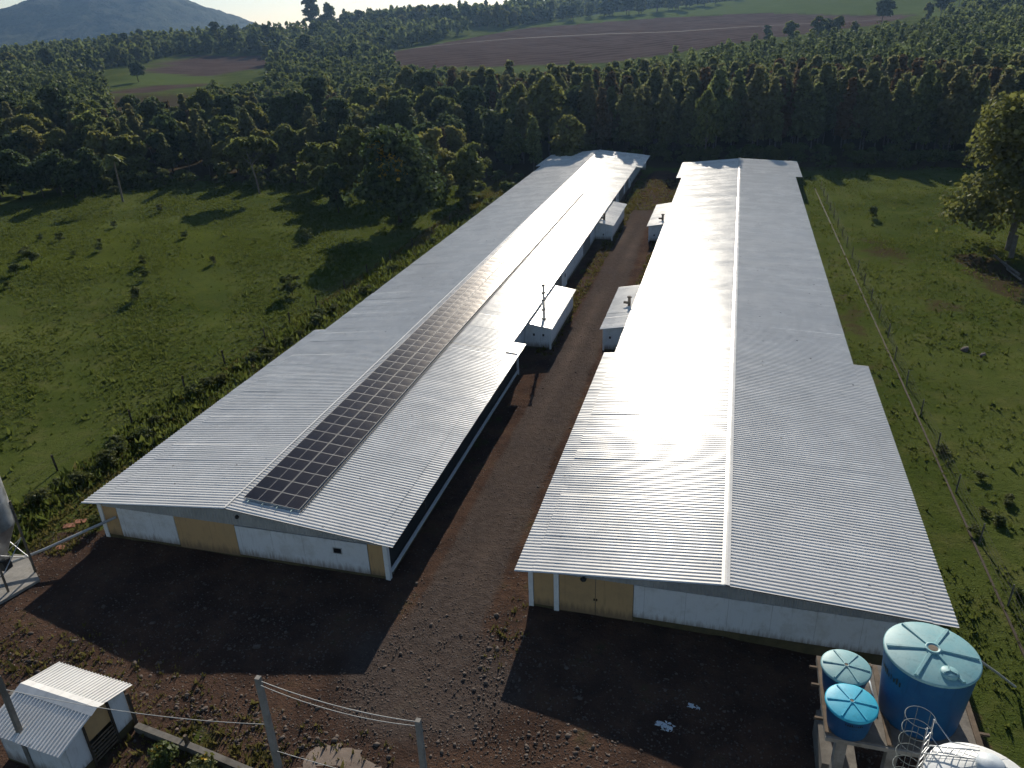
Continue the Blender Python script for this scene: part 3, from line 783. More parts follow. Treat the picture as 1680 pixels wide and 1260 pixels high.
def tanks():
    # big
    r = empty('water_tank', (8.5, 24.7, 3.5), 0, 'large deep blue water tank with a ribbed faded round lid', 'water tank', 'blue water tanks')
    Rt, Rb, h = 1.58, 1.36, 2.95
    b = MB(); prof = [(0, .01), (Rb - .05, .0), (Rb, .04)]
    for i in range(1, 15):
        f = i / 15; rr = Rb + (Rt - Rb) * f
        prof += [(rr - .004, f * h - .03), (rr + .006, f * h)]
    prof.append((Rt, h)); b.lathe(prof, 56); b.build('shell', M['tankblue'], r)
    l = lid(r, Rt, h + .03, M['lidpale'], 6, .27, math.radians(60), .085, .07, .17)
    hm = MB(); c = (.35, -1.02); hm.lathe([(.30, h + .08), (.30, h + .19), (.26, h + .22), (.0, h + .24)], 24, c)
    hh = hm.build('hatch', M['lidpale'], l)
    for i in range(3):
        a = math.radians(90 + 120 * i)
        MB().tube([(c[0], c[1], h + .25), (c[0] + .24 * math.cos(a), c[1] + .24 * math.sin(a), h + .25)], .03, 6).build('hatch_rib', M['lidpale'], hh)
    stroke_row(r, M['dark'], 1.53, 2.1, math.radians(183), 9, .13, .3, .075)
    for (nm, x, y, lm, lab, a0) in (('b', 5.86, 23.38, 'lidbright', 'small blue water tank with a bright turquoise lid, at the platform front', 60),
                                   ('p', 5.86, 25.2, 'lidpale', 'small blue water tank with a pale weathered lid, behind the bright one', 55)):
        r = empty('water_tank', (x, y, 3.5), 0, lab, 'water tank', 'blue water tanks')
        Rt, Rb, h = .88, .70, 1.2
        b = MB(); prof = [(0, .01), (Rb - .03, 0), (Rb, .03)]
        for i in range(1, 6):
            f = i / 6; rr = Rb + (Rt - Rb) * f; prof += [(rr - .006, f * h - .03), (rr + .008, f * h)]
        prof.append((Rt, h)); b.lathe(prof, 40); b.build('shell', M['tankblue'], r)
        lid(r, Rt, h + .02, M[lm], 6, .10, math.radians(a0), .045, .035, .07)
        if nm == 'b':
            stroke_row(r, M['dark'], .85, .9, math.radians(-108), 9, .07, .12, .15); stroke_row(r, M['dark'], .82, .74, math.radians(-98), 6, .05, .035, .15)
    # feed pipe of the big tank to the ground
    p = MB(); p.tube([(10.0, 25.6, 6.0), (11.4, 27.3, 4.0), (12.7, 29.2, 2.0), (14.15, 30.6, .12)], .055, 8)
    tag(p.build('water_pipe', M['greym']), 'grey pipe running from the big blue tank down to the grass', 'pipe')
    q = MB(); q.tube([(6.95, 25.9, 3.58), (6.85, 25.2, 4.0), (7.0, 24.6, 3.62)], .035, 8)
    tag(q.build('tank_hose', M['plastic']), 'short pale hose between the small and the big tank', 'hose')
tanks()

# white feed silo with caged ladder at the lower right edge
def white_silo():
    cx, cy = 8.22, 17.75; R = 1.47; zt = 8.0
    r = empty('feed_silo', (cx, cy, 0), 0, 'white feed silo with a caged ladder, cut by the lower right edge', 'silo')
    b = MB(); prof = [(.18, 1.3), (R, 3.1)]
    for i in range(24): prof += [(R + .012, 3.1 + (zt - 3.1) * (i + .5) / 24), (R, 3.1 + (zt - 3.1) * (i + 1) / 24)]
    b.lathe(prof, 40); b.build('shell', M['whitem'], r)
    c = MB(); c.lathe([(R + .05, zt - .04), (R + .04, zt + .02), (R * .72, zt + .36), (.34, zt + .80), (.34, zt + .86)], 48); rf = c.build('roof_cone', M['whitem'], r)
    for i in range(14):
        a = 2 * math.pi * i / 14
        MB().tube([(R * 1.02 * math.cos(a), R * 1.02 * math.sin(a), zt + .03), (R * .72 * math.cos(a), R * .72 * math.sin(a), zt + .36), (.34 * math.cos(a), .34 * math.sin(a), zt + .815)], .008, 5).build('roof_seam', M['whitem'], rf)
    ht = MB(); ht.lathe([(.36, zt + .84), (.36, zt + .98), (.30, zt + 1.05), (0, zt + 1.08)], 20); ht.build('hatch', M['plastic'], r)
    MB().box(-.06, .55, -.34, -.30, zt + .86, zt + .98).build('hatch_latch', M['tankblue'], r)
    # ladder
    dx, dy = -1.42, .98; n = math.hypot(dx, dy); ux, uy = dx / n, dy / n; tx, ty = -uy, ux
    def P(o, t, z): return (ux * o + tx * t, uy * o + ty * t, z)
    ld = MB()
    for t in (-.22, .22): ld.tube([P(R + .18, t, .3), P(R + .18, t, zt + 1.1)], .022, 6)
    for i in range(28): ld.tube([P(R + .18, -.22, .5 + i * .3), P(R + .18, .22, .5 + i * .3)], .013, 5)
    ld.build('ladder', M['galv'], r)
    cage_c = R + .18 + .30
    for i in range(10):
        z = zt + 1.12 - i * .52
        if z < 2.6: break
        rg = MB(); pts = [P(cage_c + .41 * math.cos(a), .41 * math.sin(a), z) for a in np.linspace(-math.pi * .92, math.pi * .92, 25)]
        rg.tube(pts, .009, 6); rg.build('cage_hoop', M['cage'], r)
    for a in (-1.9, -1.0, 0, 1.0, 1.9):
        MB().tube([P(cage_c + .41 * math.cos(a), .41 * math.sin(a), 2.7), P(cage_c + .41 * math.cos(a), .41 * math.sin(a), zt + 1.12)], .008, 5).build('cage_bar', M['cage'], r)
    # roof ladder to the hatch
    rl = MB()
    for t in (-.2, .2): rl.tube([P(R + .1, t, zt + .12), P(.38, t, zt + .98)], .022, 6)
    for i in range(8):
        f = i / 8; o = R + .1 + (.38 - R - .1) * f; z = zt + .12 + .86 * f; rl.tube([P(o, -.2, z), P(o, .2, z)], .014, 5)
    rl.build('roof_ladder', M['galv'], r)
    for t in (-.27, .27):
        hr = MB(); hr.tube([P(R + .2, t, zt + 1.08), P(R * .75, t, zt + .62), P(.42, t, zt + 1.02)], .016, 6); hr.build('hand_rail', M['galv'], r)
    for i in range(4):
        a = math.pi / 4 + i * math.pi / 2
        MB().tube([(R * math.cos(a), R * math.sin(a), -.3), (R * math.cos(a), R * math.sin(a), 3.6)], .06, 8).build('leg', M['galv'], r)
white_silo()

# ------------------------------------------------------------------ grey silo on the left with its auger tube
def grey_silo():
    cx, cy = -37.85, 26.5; R = 1.22
    r = empty('feed_silo', (cx, cy, 0), 0, 'galvanised corrugated feed silo on steel legs, cut by the left edge', 'silo')
    b = MB(); prof = [(.16, 1.5), (R * .98, 3.7), (R, 3.75)]
    for i in range(40): prof += [(R + .02, 3.75 + 4.0 * (i + .5) / 40), (R, 3.75 + 4.0 * (i + 1) / 40)]
    prof += [(.3, 8.6), (0, 8.62)]
    b.lathe(prof, 40); b.build('shell', M['galv'], r)
    for i in range(4):
        a = math.radians(42 + 90 * i); c, s = math.cos(a), math.sin(a)
        MB().tube([(R * 1.04 * c, R * 1.04 * s, .15), (R * 1.04 * c, R * 1.04 * s, 5.0)], .07, 6, smooth=False).build('leg', M['rust'], r)
        a2 = a + math.pi / 2
        MB().tube([(R * c, R * s, 2.6), (R * .98 * math.cos(a2), R * .98 * math.sin(a2), 1.2)], .028, 6).build('brace', M['galv'], r)
        MB().tube([(R * c, R * s, 1.2), (R * .98 * math.cos(a2), R * .98 * math.sin(a2), 2.6)], .028, 6).build('brace', M['galv'], r)
    MB().box(-.25, .25, -.25, .25, .9, 1.5).build('hopper_boot', M['dark'], r)
    s = MB(); s.prism([(-2.9, -1.9), (.95, -2.2), (1.72, .35), (-.8, 2.0), (-3, 1.9)], 2, -.1, .16)
    tag(s.build('silo_pad', M['conc'], None, (cx, cy, 0)), 'pale concrete pad under the grey silo', 'slab')
    a = MB(); a.tube([(-38.3, 27.0, .75), (-37.0, 28.4, .95), (-34.3, 31.37, 1.6)], .085, 10)
    tag(a.build('auger_tube', M['greym']), 'long grey feed tube slanting from the silo to the left barn', 'feed tube')
    for (x, y, w, l, rz, lab) in ((-39.0, 31.2, .75, .45, .5, 'flat'), (-38.6, 31.75, .7, .45, .55, 'flat'), (-38.25, 32.3, .65, .42, .45, 'flat'), (-37.4, 29.7, .5, .36, .3, 'loose')):
        m = MB(); m.box(-w / 2, w / 2, -l / 2, l / 2, 0, .07)
        o = m.build('clay_slab', M['clay'], None, (x, y, th1(x, y) + .02), (0.03, .04, rz))
        if lab == 'flat': tag(o, 'flat terracotta slab in the row lying beside the left barn', 'slab', 'terracotta slabs in the grass')
        else: tag(o, 'single broken terracotta slab next to the grey feed tube', 'slab')
grey_silo()

# ------------------------------------------------------------------ small shed lower left
def small_shed():
    rz = math.radians(-4.6)
    r = empty('small_shed', (-25.85, 18.2, 0), rz, 'small white shed with a corrugated gable roof, lower left corner', 'shed')
    hx = 1.95; yb, yf = 1.45, -1.65; zr = 2.62; sl = .28
    wy = lambda y: zr - sl * abs(y) - .09
    MB().box(-hx, hx, yb - .1, yb, .1, wy(yb)).build('back_wall', M['white'], r)
    MB().box(-hx, hx, yf, yf + .1, .1, wy(yf)).build('front_wall', M['white'], r)
    MB().prism([(yf, .1), (yb, .1), (yb, wy(yb)), (0, wy(0)), (yf, wy(yf))], 0, -hx, -hx + .1).build('left_wall', M['white'], r)
    # right gable: two white panels, open centre with a slatted gate
    MB().prism([(.55, .45), (yb, .45), (yb, wy(yb)), (.55, wy(.55))], 0, hx - .06, hx + .02).build('white_panel', M['white'], r)
    MB().prism([(yf, .45), (-.75, .45), (-.75, wy(.75)), (yf, wy(yf))], 0, hx - .06, hx + .02).build('white_panel', M['white'], r)
    MB().prism([(-.74, 1.35), (.54, 1.35), (.54, wy(.54)), (0, wy(0)), (-.74, wy(.74))], 0, hx - .05, hx).build('gable_board', M['tan'], r)
    MB().box(hx - .05, hx + .03, .5, yb, -.1, .44).build('plinth', M['plinth'], r)
    MB().box(hx - .05, hx + .03, yf, -.7, -.1, .44).build('plinth', M['plinth'], r)
    MB().box(-hx, hx, yb - .12, yb + .01, -.1, .1).build('plinth', M['plinth'], r)
    MB().box(-hx, hx, yf - .01, yf + .12, -.1, .1).build('plinth', M['plinth'], r)
    MB().box(-hx + .1, hx - .4, yf + .1, yb - .1, .0, .06).build('floor_slab', M['dconc'], r)
    for i in range(6):
        MB().box(hx + .03, hx + .06, -.74, .54, .18 + i * .19, .25 + i * .19).build('gate_slat', M['wood'], r)
    for y in (-.76, .52): MB().box(hx + .0, hx + .1, y, y + .08, -.1, wy(abs(y)) - .02).build('gate_post', M['dkwood'], r)
    MB().box(hx + .0, hx + .12, yb + .02, yb + .14, -.1, 1.9).build('corner_post', M['dkwood'], r)
    ang = math.atan(sl)
    for side in (1, -1):
        L = (1.85 if side > 0 else 2.05) / math.cos(ang)
        me = sheet_mesh('roof_sheet', L, M['roof'], 6, .178, .03, .045)
        for i in range(4):
            o = bpy.data.objects.new('roof_sheet', me); COL.objects.link(o); o.parent = r
            x0 = -hx - .22 + i * 6 * .178
            # sheet length runs along local x: rotate so that it runs along +-y
            o.rotation_euler = Matrix.Rotation(math.pi / 2 * side, 3, 'Z').to_4x4().to_euler()
            o.rotation_mode = 'XYZ'
            o.rotation_euler = (0, ang + random.gauss(0, .004), math.pi / 2 * side)
            o.location = (x0 + (6 * .178 if side > 0 else 0), 0, zr + .03 + .004 * (i % 2))
    for i in range(8):
        m = MB(); w = .34; x0 = -hx - .2 + i * .54
        m.add([(0, -w, zr - sl * w + .075), (0, 0, zr + .10), (0, w, zr - sl * w + .075), (.56, -w, zr - sl * w + .083), (.56, 0, zr + .108), (.56, w, zr - sl * w + .083)], [(0, 3, 4, 1), (1, 4, 5, 2)])
        m.build('ridge_cap', M['roof'], r, (x0, 0, 0))
small_shed()

def pole(name, x, y, h, w, mat, label, cat='post', lean=(0, 0)):
    m = MB(); z0 = th1(x, y)
    a, b = w / 2, w * .42
    m.add([(-a, -a, -.3), (a, -a, -.3), (a, a, -.3), (-a, a, -.3)] + [(lean[0] + sx * b, lean[1] + sy * b, h) for sx, sy in ((-1, -1), (1, -1), (1, 1), (-1, 1))],
          [(3, 2, 1, 0), (4, 5, 6, 7), (0, 1, 5, 4), (1, 2, 6, 5), (2, 3, 7, 6), (3, 0, 4, 7)])
    return tag(m.build(name, mat, None, (x, y, z0)), label, cat)
pole('concrete_post', -16.25, 19.03, 5.15, .24, M['conc'], 'square concrete post at the lower edge, taller left one of the wired pair')
pole('concrete_post', -9.6, 19.0, 4.62, .23, M['conc'], 'concrete post at the lower edge, right one of the wired pair')
pole('concrete_post', -26.5, 16.62, 5.2, .2, M['dconc'], 'leaning grey post in front of the small shed', lean=(.1, 0))
pole('stub_post', -20.55, 19.0, .75, .16, M['wood'], 'short wooden stub post beside the low kerb wall', lean=(-.12, .05))
def wire(p0, p1, sag, label, rad=.012, grp=None):
    p0, p1 = Vector(p0), Vector(p1); pts = []
    for i in range(15):
        t = i / 14; p = p0.lerp(p1, t); p.z -= sag * 4 * t * (1 - t); pts.append(p)
    m = MB(); m.tube(pts, rad, 5)
    return tag(m.build('wire', M['greym']), label, 'wire', grp)
wire((-16.2, 19.05, 4.95), (-9.65, 19.05, 4.45), .28, 'upper wire strung between the two concrete posts', .018)
wire((-16.2, 18.95, 4.85), (-9.65, 18.95, 4.35), .36, 'lower wire strung between the two concrete posts', .015)
wire((-16.2, 19.0, 1.15), (-9.7, 18.9, 1.0), .12, 'low wire near the foot of the two concrete posts', .014)
wire((-26.3, 16.66, 4.5), (-16.4, 19.0, 2.6), .35, 'dark wire from the leaning post across the small shed roof', .014)

def kerb(pts, w, h, mat, name, label, cat):
    m = MB()
    for i in range(len(pts) - 1):
        (x0, y0), (x1, y1) = pts[i], pts[i + 1]; L = math.hypot(x1 - x0, y1 - y0)
        ux, uy = (x1 - x0) / L, (y1 - y0) / L; px, py = -uy * w / 2, ux * w / 2
        za, zb = th1(x0, y0), th1(x1, y1)
        m.add([(x0 + px, y0 + py, za - .2), (x0 - px, y0 - py, za - .2), (x1 - px, y1 - py, zb - .2), (x1 + px, y1 + py, zb - .2),
               (x0 + px, y0 + py, za + h), (x0 - px, y0 - py, za + h), (x1 - px, y1 - py, zb + h), (x1 + px, y1 + py, zb + h)],
              [(0, 1, 2, 3), (7, 6, 5, 4), (0, 4, 5, 1), (1, 5, 6, 2), (2, 6, 7, 3), (3, 7, 4, 0)])
    return tag(m.build(name, mat), label, cat)
kerb([(-23.5, 19.35), (-20.3, 18.95), (-17.0, 18.45)], .28, .32, M['dconc'], 'kerb_wall', 'low weathered concrete kerb wall between the shed and the concrete post', 'wall')
kerb([(-30.6, 19.5), (-28.2, 19.6)], .28, .4, M['dconc'], 'kerb_wall', 'short low kerb wall at the left edge behind the small shed', 'wall')
def ragged(P, n=7, j=.13):
    out = []
    for (x0, y0), (x1, y1) in zip(P, P[1:] + P[:1]):
        for i in range(n):
            t = i / n; out.append((x0 + (x1 - x0) * t + random.gauss(0, j), y0 + (y1 - y0) * t + random.gauss(0, j)))
    return out
sp = MB(); sp.prism(ragged([(-15.3, 16.5), (-10.6, 16.5), (-10.9, 18.9), (-12.0, 19.9), (-13.2, 20.5), (-14.5, 20.7), (-15.3, 20.1), (-15.6, 18.5)]), 2, -.1, .035)
tag(sp.build('concrete_apron', M['pale']), 'worn pale concrete apron between the two posts at the lower edge', 'slab', kind='structure')

# ------------------------------------------------------------------ fences
def fence(name, pts, ph, pw, mat, label, wires, post_lean=.03, kerbmat=None):
    x0, y0 = pts[0]
    r = empty(name, (x0, y0, 0), 0, label, 'fence')
    tops = []
    for (x, y) in pts:
        z = th1(x, y); h = ph * random.uniform(.9, 1.08); lx, ly = random.gauss(0, post_lean), random.gauss(0, post_lean)
        m = MB(); m.tube([(0, 0, -.3), (lx, ly, h)], [pw / 2, pw / 2 * .9], 6 if kerbmat is None else 4, smooth=False)
        m.build('fence_post', mat, r, (x - x0, y - y0, z)); tops.append((x - x0, y - y0, z, h))
    for k in wires:
        for a, b in zip(tops[:-1], tops[1:]):
            m = MB(); m.tube([(a[0], a[1], a[2] + a[3] * k), ((a[0] + b[0]) / 2, (a[1] + b[1]) / 2, (a[2] + b[2]) / 2 + (a[3] + b[3]) / 2 * k - .03), (b[0], b[1], b[2] + b[3] * k)], .008, 4)
            m.build('fence_wire', M['wire'], r)
    return r
fence('wooden_fence', [(-44.7 + .045 * (y - 37) + random.uniform(-.2, .2), y) for y in (26, 31.5, 37.3, 44.6, 51, 56.7, 63, 67.6, 73, 79, 85, 91.5, 98, 105, 112, 120)], 1.35, .16, M['dkwood'],
      'wire fence on dark wooden posts along the left barn', (.35, .62, .92), .05)
fp = [(15.5 - .012 * (i * 5.35) * (1 if i < 8 else .4), 31.2 + i * 5.35) for i in range(22)]
fence('concrete_fence', fp, 1.4, .10, M['dconc'], 'wire fence on thin concrete posts along the right barn', (.25, .5, .72, .95), .02, True)
kerb([(15.2 - .01 * (y - 31), y) for y in range(31, 148, 6)], .12, .05, M['dkwood'], 'fence_kerb', 'low concrete kerb at the foot of the right-hand fence', 'kerb')

# ------------------------------------------------------------------ foliage
def leafcloud(rng, lobes, n, size, shell=(.30, 1.22), flat=.0, squash=1.0):
    """lobes (k,6): centre, radii. n leaf quads on and in the lobes' surfaces; returns V, F, tint"""
    L = np.asarray(lobes, float); area = (L[:, 3] * L[:, 4] + L[:, 3] * L[:, 5] + L[:, 4] * L[:, 5])
    pick = rng.choice(len(L), n, p=area / area.sum())
    d = rng.normal(size=(n, 3)); d /= np.linalg.norm(d, axis=1)[:, None]
    d[:, 2] = np.where(d[:, 2] < -.35, -d[:, 2] * rng.uniform(.2, 1, n), d[:, 2])
    # clumping: pull directions to a few hundred random twig directions per lobe
    tw = rng.normal(size=(len(L), 26, 3)); tw /= np.linalg.norm(tw, axis=2)[:, :, None]
    t = tw[pick, rng.integers(0, 26, n)]
    t[:, 2] = np.where(t[:, 2] < -.3, -t[:, 2], t[:, 2])
    d = d * .36 + t * .8; d /= np.linalg.norm(d, axis=1)[:, None]
    rad = shell[0] + (shell[1] - shell[0]) * rng.beta(1.7, 1.3, n)
    P0 = rng.normal(0, .09, (n, 3)) * L[pick, 3:]
    P = L[pick, :3] + d * L[pick, 3:] * rad[:, None] + P0
    nrm = d * .7 + rng.normal(size=(n, 3)) * .75; nrm[:, 2] += .25; nrm /= np.linalg.norm(nrm, axis=1)[:, None]
    a = np.cross(nrm, rng.normal(size=(n, 3))); a /= np.linalg.norm(a, axis=1)[:, None] + 1e-9
    b = np.cross(nrm, a)
    s = size * rng.uniform(.55, 1.35, n)[:, None]
    a *= s * rng.uniform(.6, 1.0, n)[:, None]; b *= s
    V = np.stack([P - a * .2 - b, P + a - b * .1, P + a * .15 + b, P - a + b * .15], 1).reshape(-1, 3)
    F = np.arange(4 * n).reshape(-1, 4)
    tint = np.clip(rng.beta(2, 2.2, n) + rng.normal(0, .08, len(L))[pick], 0, 1)
    return V, F, np.repeat(tint, 4)

def lobes_broad(rng, h, w, base=.12, n=14, flat=.8):
    out = []
    for i in range(n):
        f = rng.uniform(0, 1) ** .8; z = h * (base + (.92 - base) * f)
        prof = math.sin(math.pi * min(.97, .18 + .75 * f)) ** .7
        a = rng.uniform(0, 6.283); q = rng.uniform(.15, .75) * prof * w / 2
        r = w / 2 * rng.uniform(.28, .48) * (.75 + .4 * prof)
        z = min(z, h - r * flat * .9)
        out.append((q * math.cos(a), q * math.sin(a), z, r, r * rng.uniform(.7, 1.2), r * flat * rng.uniform(.7, 1.15)))
    return out
def lobes_euc(rng, h, w):
    out = []; n = 11
    for i in range(n):
        f = i / (n - 1); z = h * (.22 + .74 * f)
        r = w / 2 * (1.0 - .58 * f ** 2.4) * rng.uniform(.55, .85) * (.75 if i < 2 else 1)
        a = rng.uniform(0, 6.283); q = w / 2 * (1 - f) * rng.uniform(.15, .6)
        out.append((q * math.cos(a), q * math.sin(a), z, r, r, r * rng.uniform(.8, 1.25)))
    return out
def lobes_umbrella(rng, h, w):
    out = []
    for i in range(15):
        a = rng.uniform(0, 6.283); q = (rng.uniform(0, 1) ** .5) * w / 2 * .78; r = w * rng.uniform(.10, .17)
        z = h * (.86 - .30 * (q / (w / 2)) ** 2) - r * .3 + rng.normal(0, h * .03)
        out.append((q * math.cos(a), q * math.sin(a), z, r, r, r * .62))
    return out
def trunk_mesh(rng, h, lobes, r0, mat, limbs=6, forks=0):
    m = MB(); top = h * .8; bend = rng.normal(0, .03 * h, 2)
    pts = [(0, 0, -.4), (bend[0] * .2, bend[1] * .2, h * .25), (bend[0] * .6, bend[1] * .6, h * .52), (bend[0], bend[1], top)]
    m.tube(pts, [r0 * 1.15, r0 * .85, r0 * .6, r0 * .15], 7)
    order = list(rng.permutation(len(lobes)))[:limbs]
    for i in order:
        L = lobes[i]; z0 = max(h * .18, min(L[2] - .25 * h * rng.uniform(.4, 1), h * .6)); f = z0 / top
        b = (bend[0] * f, bend[1] * f, z0); e = (L[0], L[1], L[2] + L[5] * .2)
        mid = ((b[0] * .5 + e[0] * .5), (b[1] * .5 + e[1] * .5), b[2] * .42 + e[2] * .58)
        m.tube([b, mid, e], [r0 * .42, r0 * .28, r0 * .06], 5)
    return m.mesh('trunk', mat)
class Species:
    def __init__(s, seed, kind, h, w, leaves, size, leaf, bark, r0, extra=None, **kw):
        rng = np.random.default_rng(seed)
        s.h = h
        s.lobes = dict(b=lobes_broad, e=lobes_euc, u=lobes_umbrella)[kind](rng, h, w, **kw)
        V, F, t = leafcloud(rng, s.lobes, leaves, size)
        s.crown = np_mesh('crown', V, F, leaf, False, dict(tint=t))
        s.trunk = trunk_mesh(rng, h, s.lobes, r0, bark, 6)
        s.blossom = None
        if extra:
            up_ = [L for L in s.lobes if L[2] > h * .5]
            sel = [up_[i] for i in rng.permutation(len(up_))[:3]]
            V, F, t = leafcloud(rng, [(L[0], L[1], L[2] + L[5] * .35, L[3] * .55, L[4] * .55, L[5] * .7) for L in sel], extra, size * .8)
            s.blossom = np_mesh('blossom', V, F, M['fl'], False, dict(tint=t))
def plant(sp, name, x, y, scale, label, cat='tree', group=None, z=None, sxy=1.0, rz=None):
    z = th1(x, y) if z is None else z
    r = empty(name, (x, y, z - .05), random.uniform(0, 6.283) if rz is None else rz, label, cat, group)
    r.scale = (scale * sxy, scale * sxy, scale)
    link('trunk', sp.trunk, r); link('crown', sp.crown, r)
    if sp.blossom: link('blossom', sp.blossom, r)
    return r
EUC = [Species(100 + i, 'e', 16.0, 5.6, 3300, .42, M['eu'] if i != 3 else M['rd'], M['palebark'], .14) for i in range(6)]
BRO = [Species(200 + i, 'b', 11.0, [8.5, 9.5, 7.5, 10.5, 9, 8][i], 5200, .43, M['br'] if i % 3 else M['dk'], M['bark'], .2, base=.10, n=16) for i in range(6)]
UMB = [Species(300 + i, 'u', 11.5, [11, 9.5][i], 3600, .46, M['br'], M['palebark'], .18) for i in range(2)]
TALL = [Species(330 + i, 'b', 15.0, 8.5, 6000, .43, M['br'] if i else M['dk'], M['palebark'], .22, base=.14, n=20, flat=1.0) for i in range(2)]
SHR = [Species(400 + i, 'b', 2.0, 2.4, 900, .13, M['sh'], M['bark'], .04, base=.12, n=9, flat=.9) for i in range(4)]

# frame test, only to leave out what nobody sees (with a wide margin for a step aside)
def in_view(x, y, z, m=160):
    v = BX * x + BY * y + BU * (z - CAM_H)
    if v.z < 1: return False
    u, w = CX + F_PX * v.x / v.z, CY + F_PX * v.y / v.z
    return -m < u < 1680 + m and -m < w < 1260 + m

# --- eucalyptus plantation behind the barns
def clearing(x, y):
    a = math.degrees(math.atan2(x, y)); d = math.hypot(x, y)
    return (-41.4 < a < -35.5 and 250 < d < 600) or (-35.5 <= a < -31.5 and 330 < d < 600)
def plantation():
    P = []
    step = 4.6
    for y in np.arange(176, 372, step):
        for x in np.arange(-74, 175, step):
            xx = x + random.gauss(0, .75); yy = y + random.gauss(0, .75)
            front = 177 + (6 * math.sin(xx * .09)) + (9 if xx > 45 else 0) + max(0, (-30 - xx)) * .6
            depth = np.interp(xx, [-75, -40, 0, 60, 140, 180], [215, 225, 300, 350, 372, 372])
            if yy < front or yy > depth: continue
            if not in_view(xx, yy, 12, 120): continue
            P.append((xx, yy, front))
    # those that show largest: the nearest rows
    P.sort(key=lambda p: p[1] - (p[2] - 177) * .3)
    nearest, rest = P[:290], P[290:]
    for (x, y, f) in nearest:
        sp = random.choice(EUC)
        row = ('front row', 'second row', 'third row', 'fourth row')[min(3, int((y - f) / 4.6))] if y - f < 18.4 else 'inner rows'
        lat = ('left of the left barn' if x < -36 else 'straight behind the left barn' if x < -15 else 'behind the gap between the barns' if x < -9
               else 'straight behind the right barn' if x < 11 else 'behind the right meadow' if x < 36 else 'behind the big olive tree')
        look = 'reddish brown' if sp is EUC[3] else 'slender green'
        plant(sp, 'eucalyptus_tree', x, y, random.uniform(.84, 1.1), look + ' eucalyptus in the ' + row + ' of the plantation, ' + lat, 'tree', 'eucalyptus plantation trees', sxy=random.uniform(.9, 1.15))
    mass('eucalyptus_wood', [(x, y, random.uniform(.84, 1.1)) for x, y, f in rest], 'e', 16.0, 5.6, 480, .52, M['em'], 'mass of eucalyptus crowns behind the plantation front rows', 5)
def mass(name, pts, kind, h, w, n, size, mat, label, seed, sink=.05):
    rng = np.random.default_rng(seed); base = []
    for i in range(6):
        if kind == 'm': lb = lobes_euc(rng, h * rng.uniform(.95, 1.2), w * rng.uniform(.55, .7)) if i % 2 else lobes_broad(rng, h, w * rng.uniform(.8, 1.05), n=18)
        else: lb = dict(b=lobes_broad, e=lobes_euc)[kind](rng, h, w)
        base.append(leafcloud(rng, lb, n, size))
    VV = []; TT = []
    xy = np.array([(p[0], p[1]) for p in pts]); zz = th(xy[:, 0], xy[:, 1])
    for (x, y, s), z in zip(pts, zz):
        V, F, t = base[rng.integers(0, 6)]
        a = rng.uniform(0, 6.283); c, sn = math.cos(a), math.sin(a)
        R = np.array([[c, sn, 0], [-sn, c, 0], [0, 0, 1]])
        VV.append((V * s) @ R + np.array([x, y, z - sink])); TT.append(np.clip(t + rng.normal(0, .2), 0, 1))
    V = np.concatenate(VV); T = np.concatenate(TT)
    o = link(name, np_mesh(name, V, np.arange(len(V)).reshape(-1, 4), mat, False, dict(tint=T)))
    tag(o, label, 'wood', kind='stuff')
plantation()

# --- mixed forest on the left
def forest():
    P = []; step = 6.3
    for y in np.arange(140, 470, step):
        for x in np.arange(-330, -30, step):
            xx = x + random.gauss(0, 1.5); yy = y + random.gauss(0, 1.5)
            front = np.interp(xx, [-330, -200, -120, -100, -75, -55, -30], [150, 150, 140, 144, 152, 150, 158]) + 3 * math.sin(xx * .21)
            depth = np.interp(xx, [-330, -260, -200, -150, -90, -60, -30], [345, 335, 350, 340, 290, 235, 200])
            if yy < front or yy > depth: continue
            if xx > -74 and yy > 200 and xx > -74 + (yy - 200) * -.2: continue
            if clearing(xx, yy): continue
            if not in_view(xx, yy, 8, 110): continue
            P.append((xx, yy, yy - front))
    P.sort(key=lambda p: math.hypot(p[0], p[1]) - 0)
    for (x, y, d) in P[:270]:
        k = random.random()
        sp = random.choice(UMB) if k < .05 else random.choice(EUC) if k > .62 else (random.choice(TALL) if k < .24 and d > 12 else random.choice(BRO))
        s = (random.uniform(.62, .95) if d < 12 else random.uniform(.75, 1.15)) * (.74 if sp in EUC else 1)
        look = ('umbrella crowned' if sp in UMB else 'reddish slender' if sp is EUC[3] else 'slender' if sp in EUC else 'tall' if sp in TALL else 'dark round' if sp in (BRO[0], BRO[3]) else 'light green round' if sp in (BRO[1], BRO[4]) else 'yellowish bushy')
        dep = 'front edge' if d < 10 else 'second rank' if d < 22 else 'middle' if d < 45 else 'back'
        lat = ('far left' if x < -150 else 'left of the palm' if x < -112 else 'just right of the palm' if x < -92
               else 'between palm and flowering tree' if x < -68 else 'behind the flowering tree' if x < -48 else 'beside the far barn corner')
        plant(sp, 'forest_tree', x, y, s, look + ' tree, ' + dep + ' of the left forest, ' + lat, 'tree', 'mixed forest trees')
    rest = P[270:]
    mass('forest_canopy', [(x, y, random.uniform(.75, 1.1)) for x, y, d in rest], 'm', 11.0, 9.0, 430, .6, M['fm'], 'mass of mixed tree crowns deep in the left forest', 9)
forest()

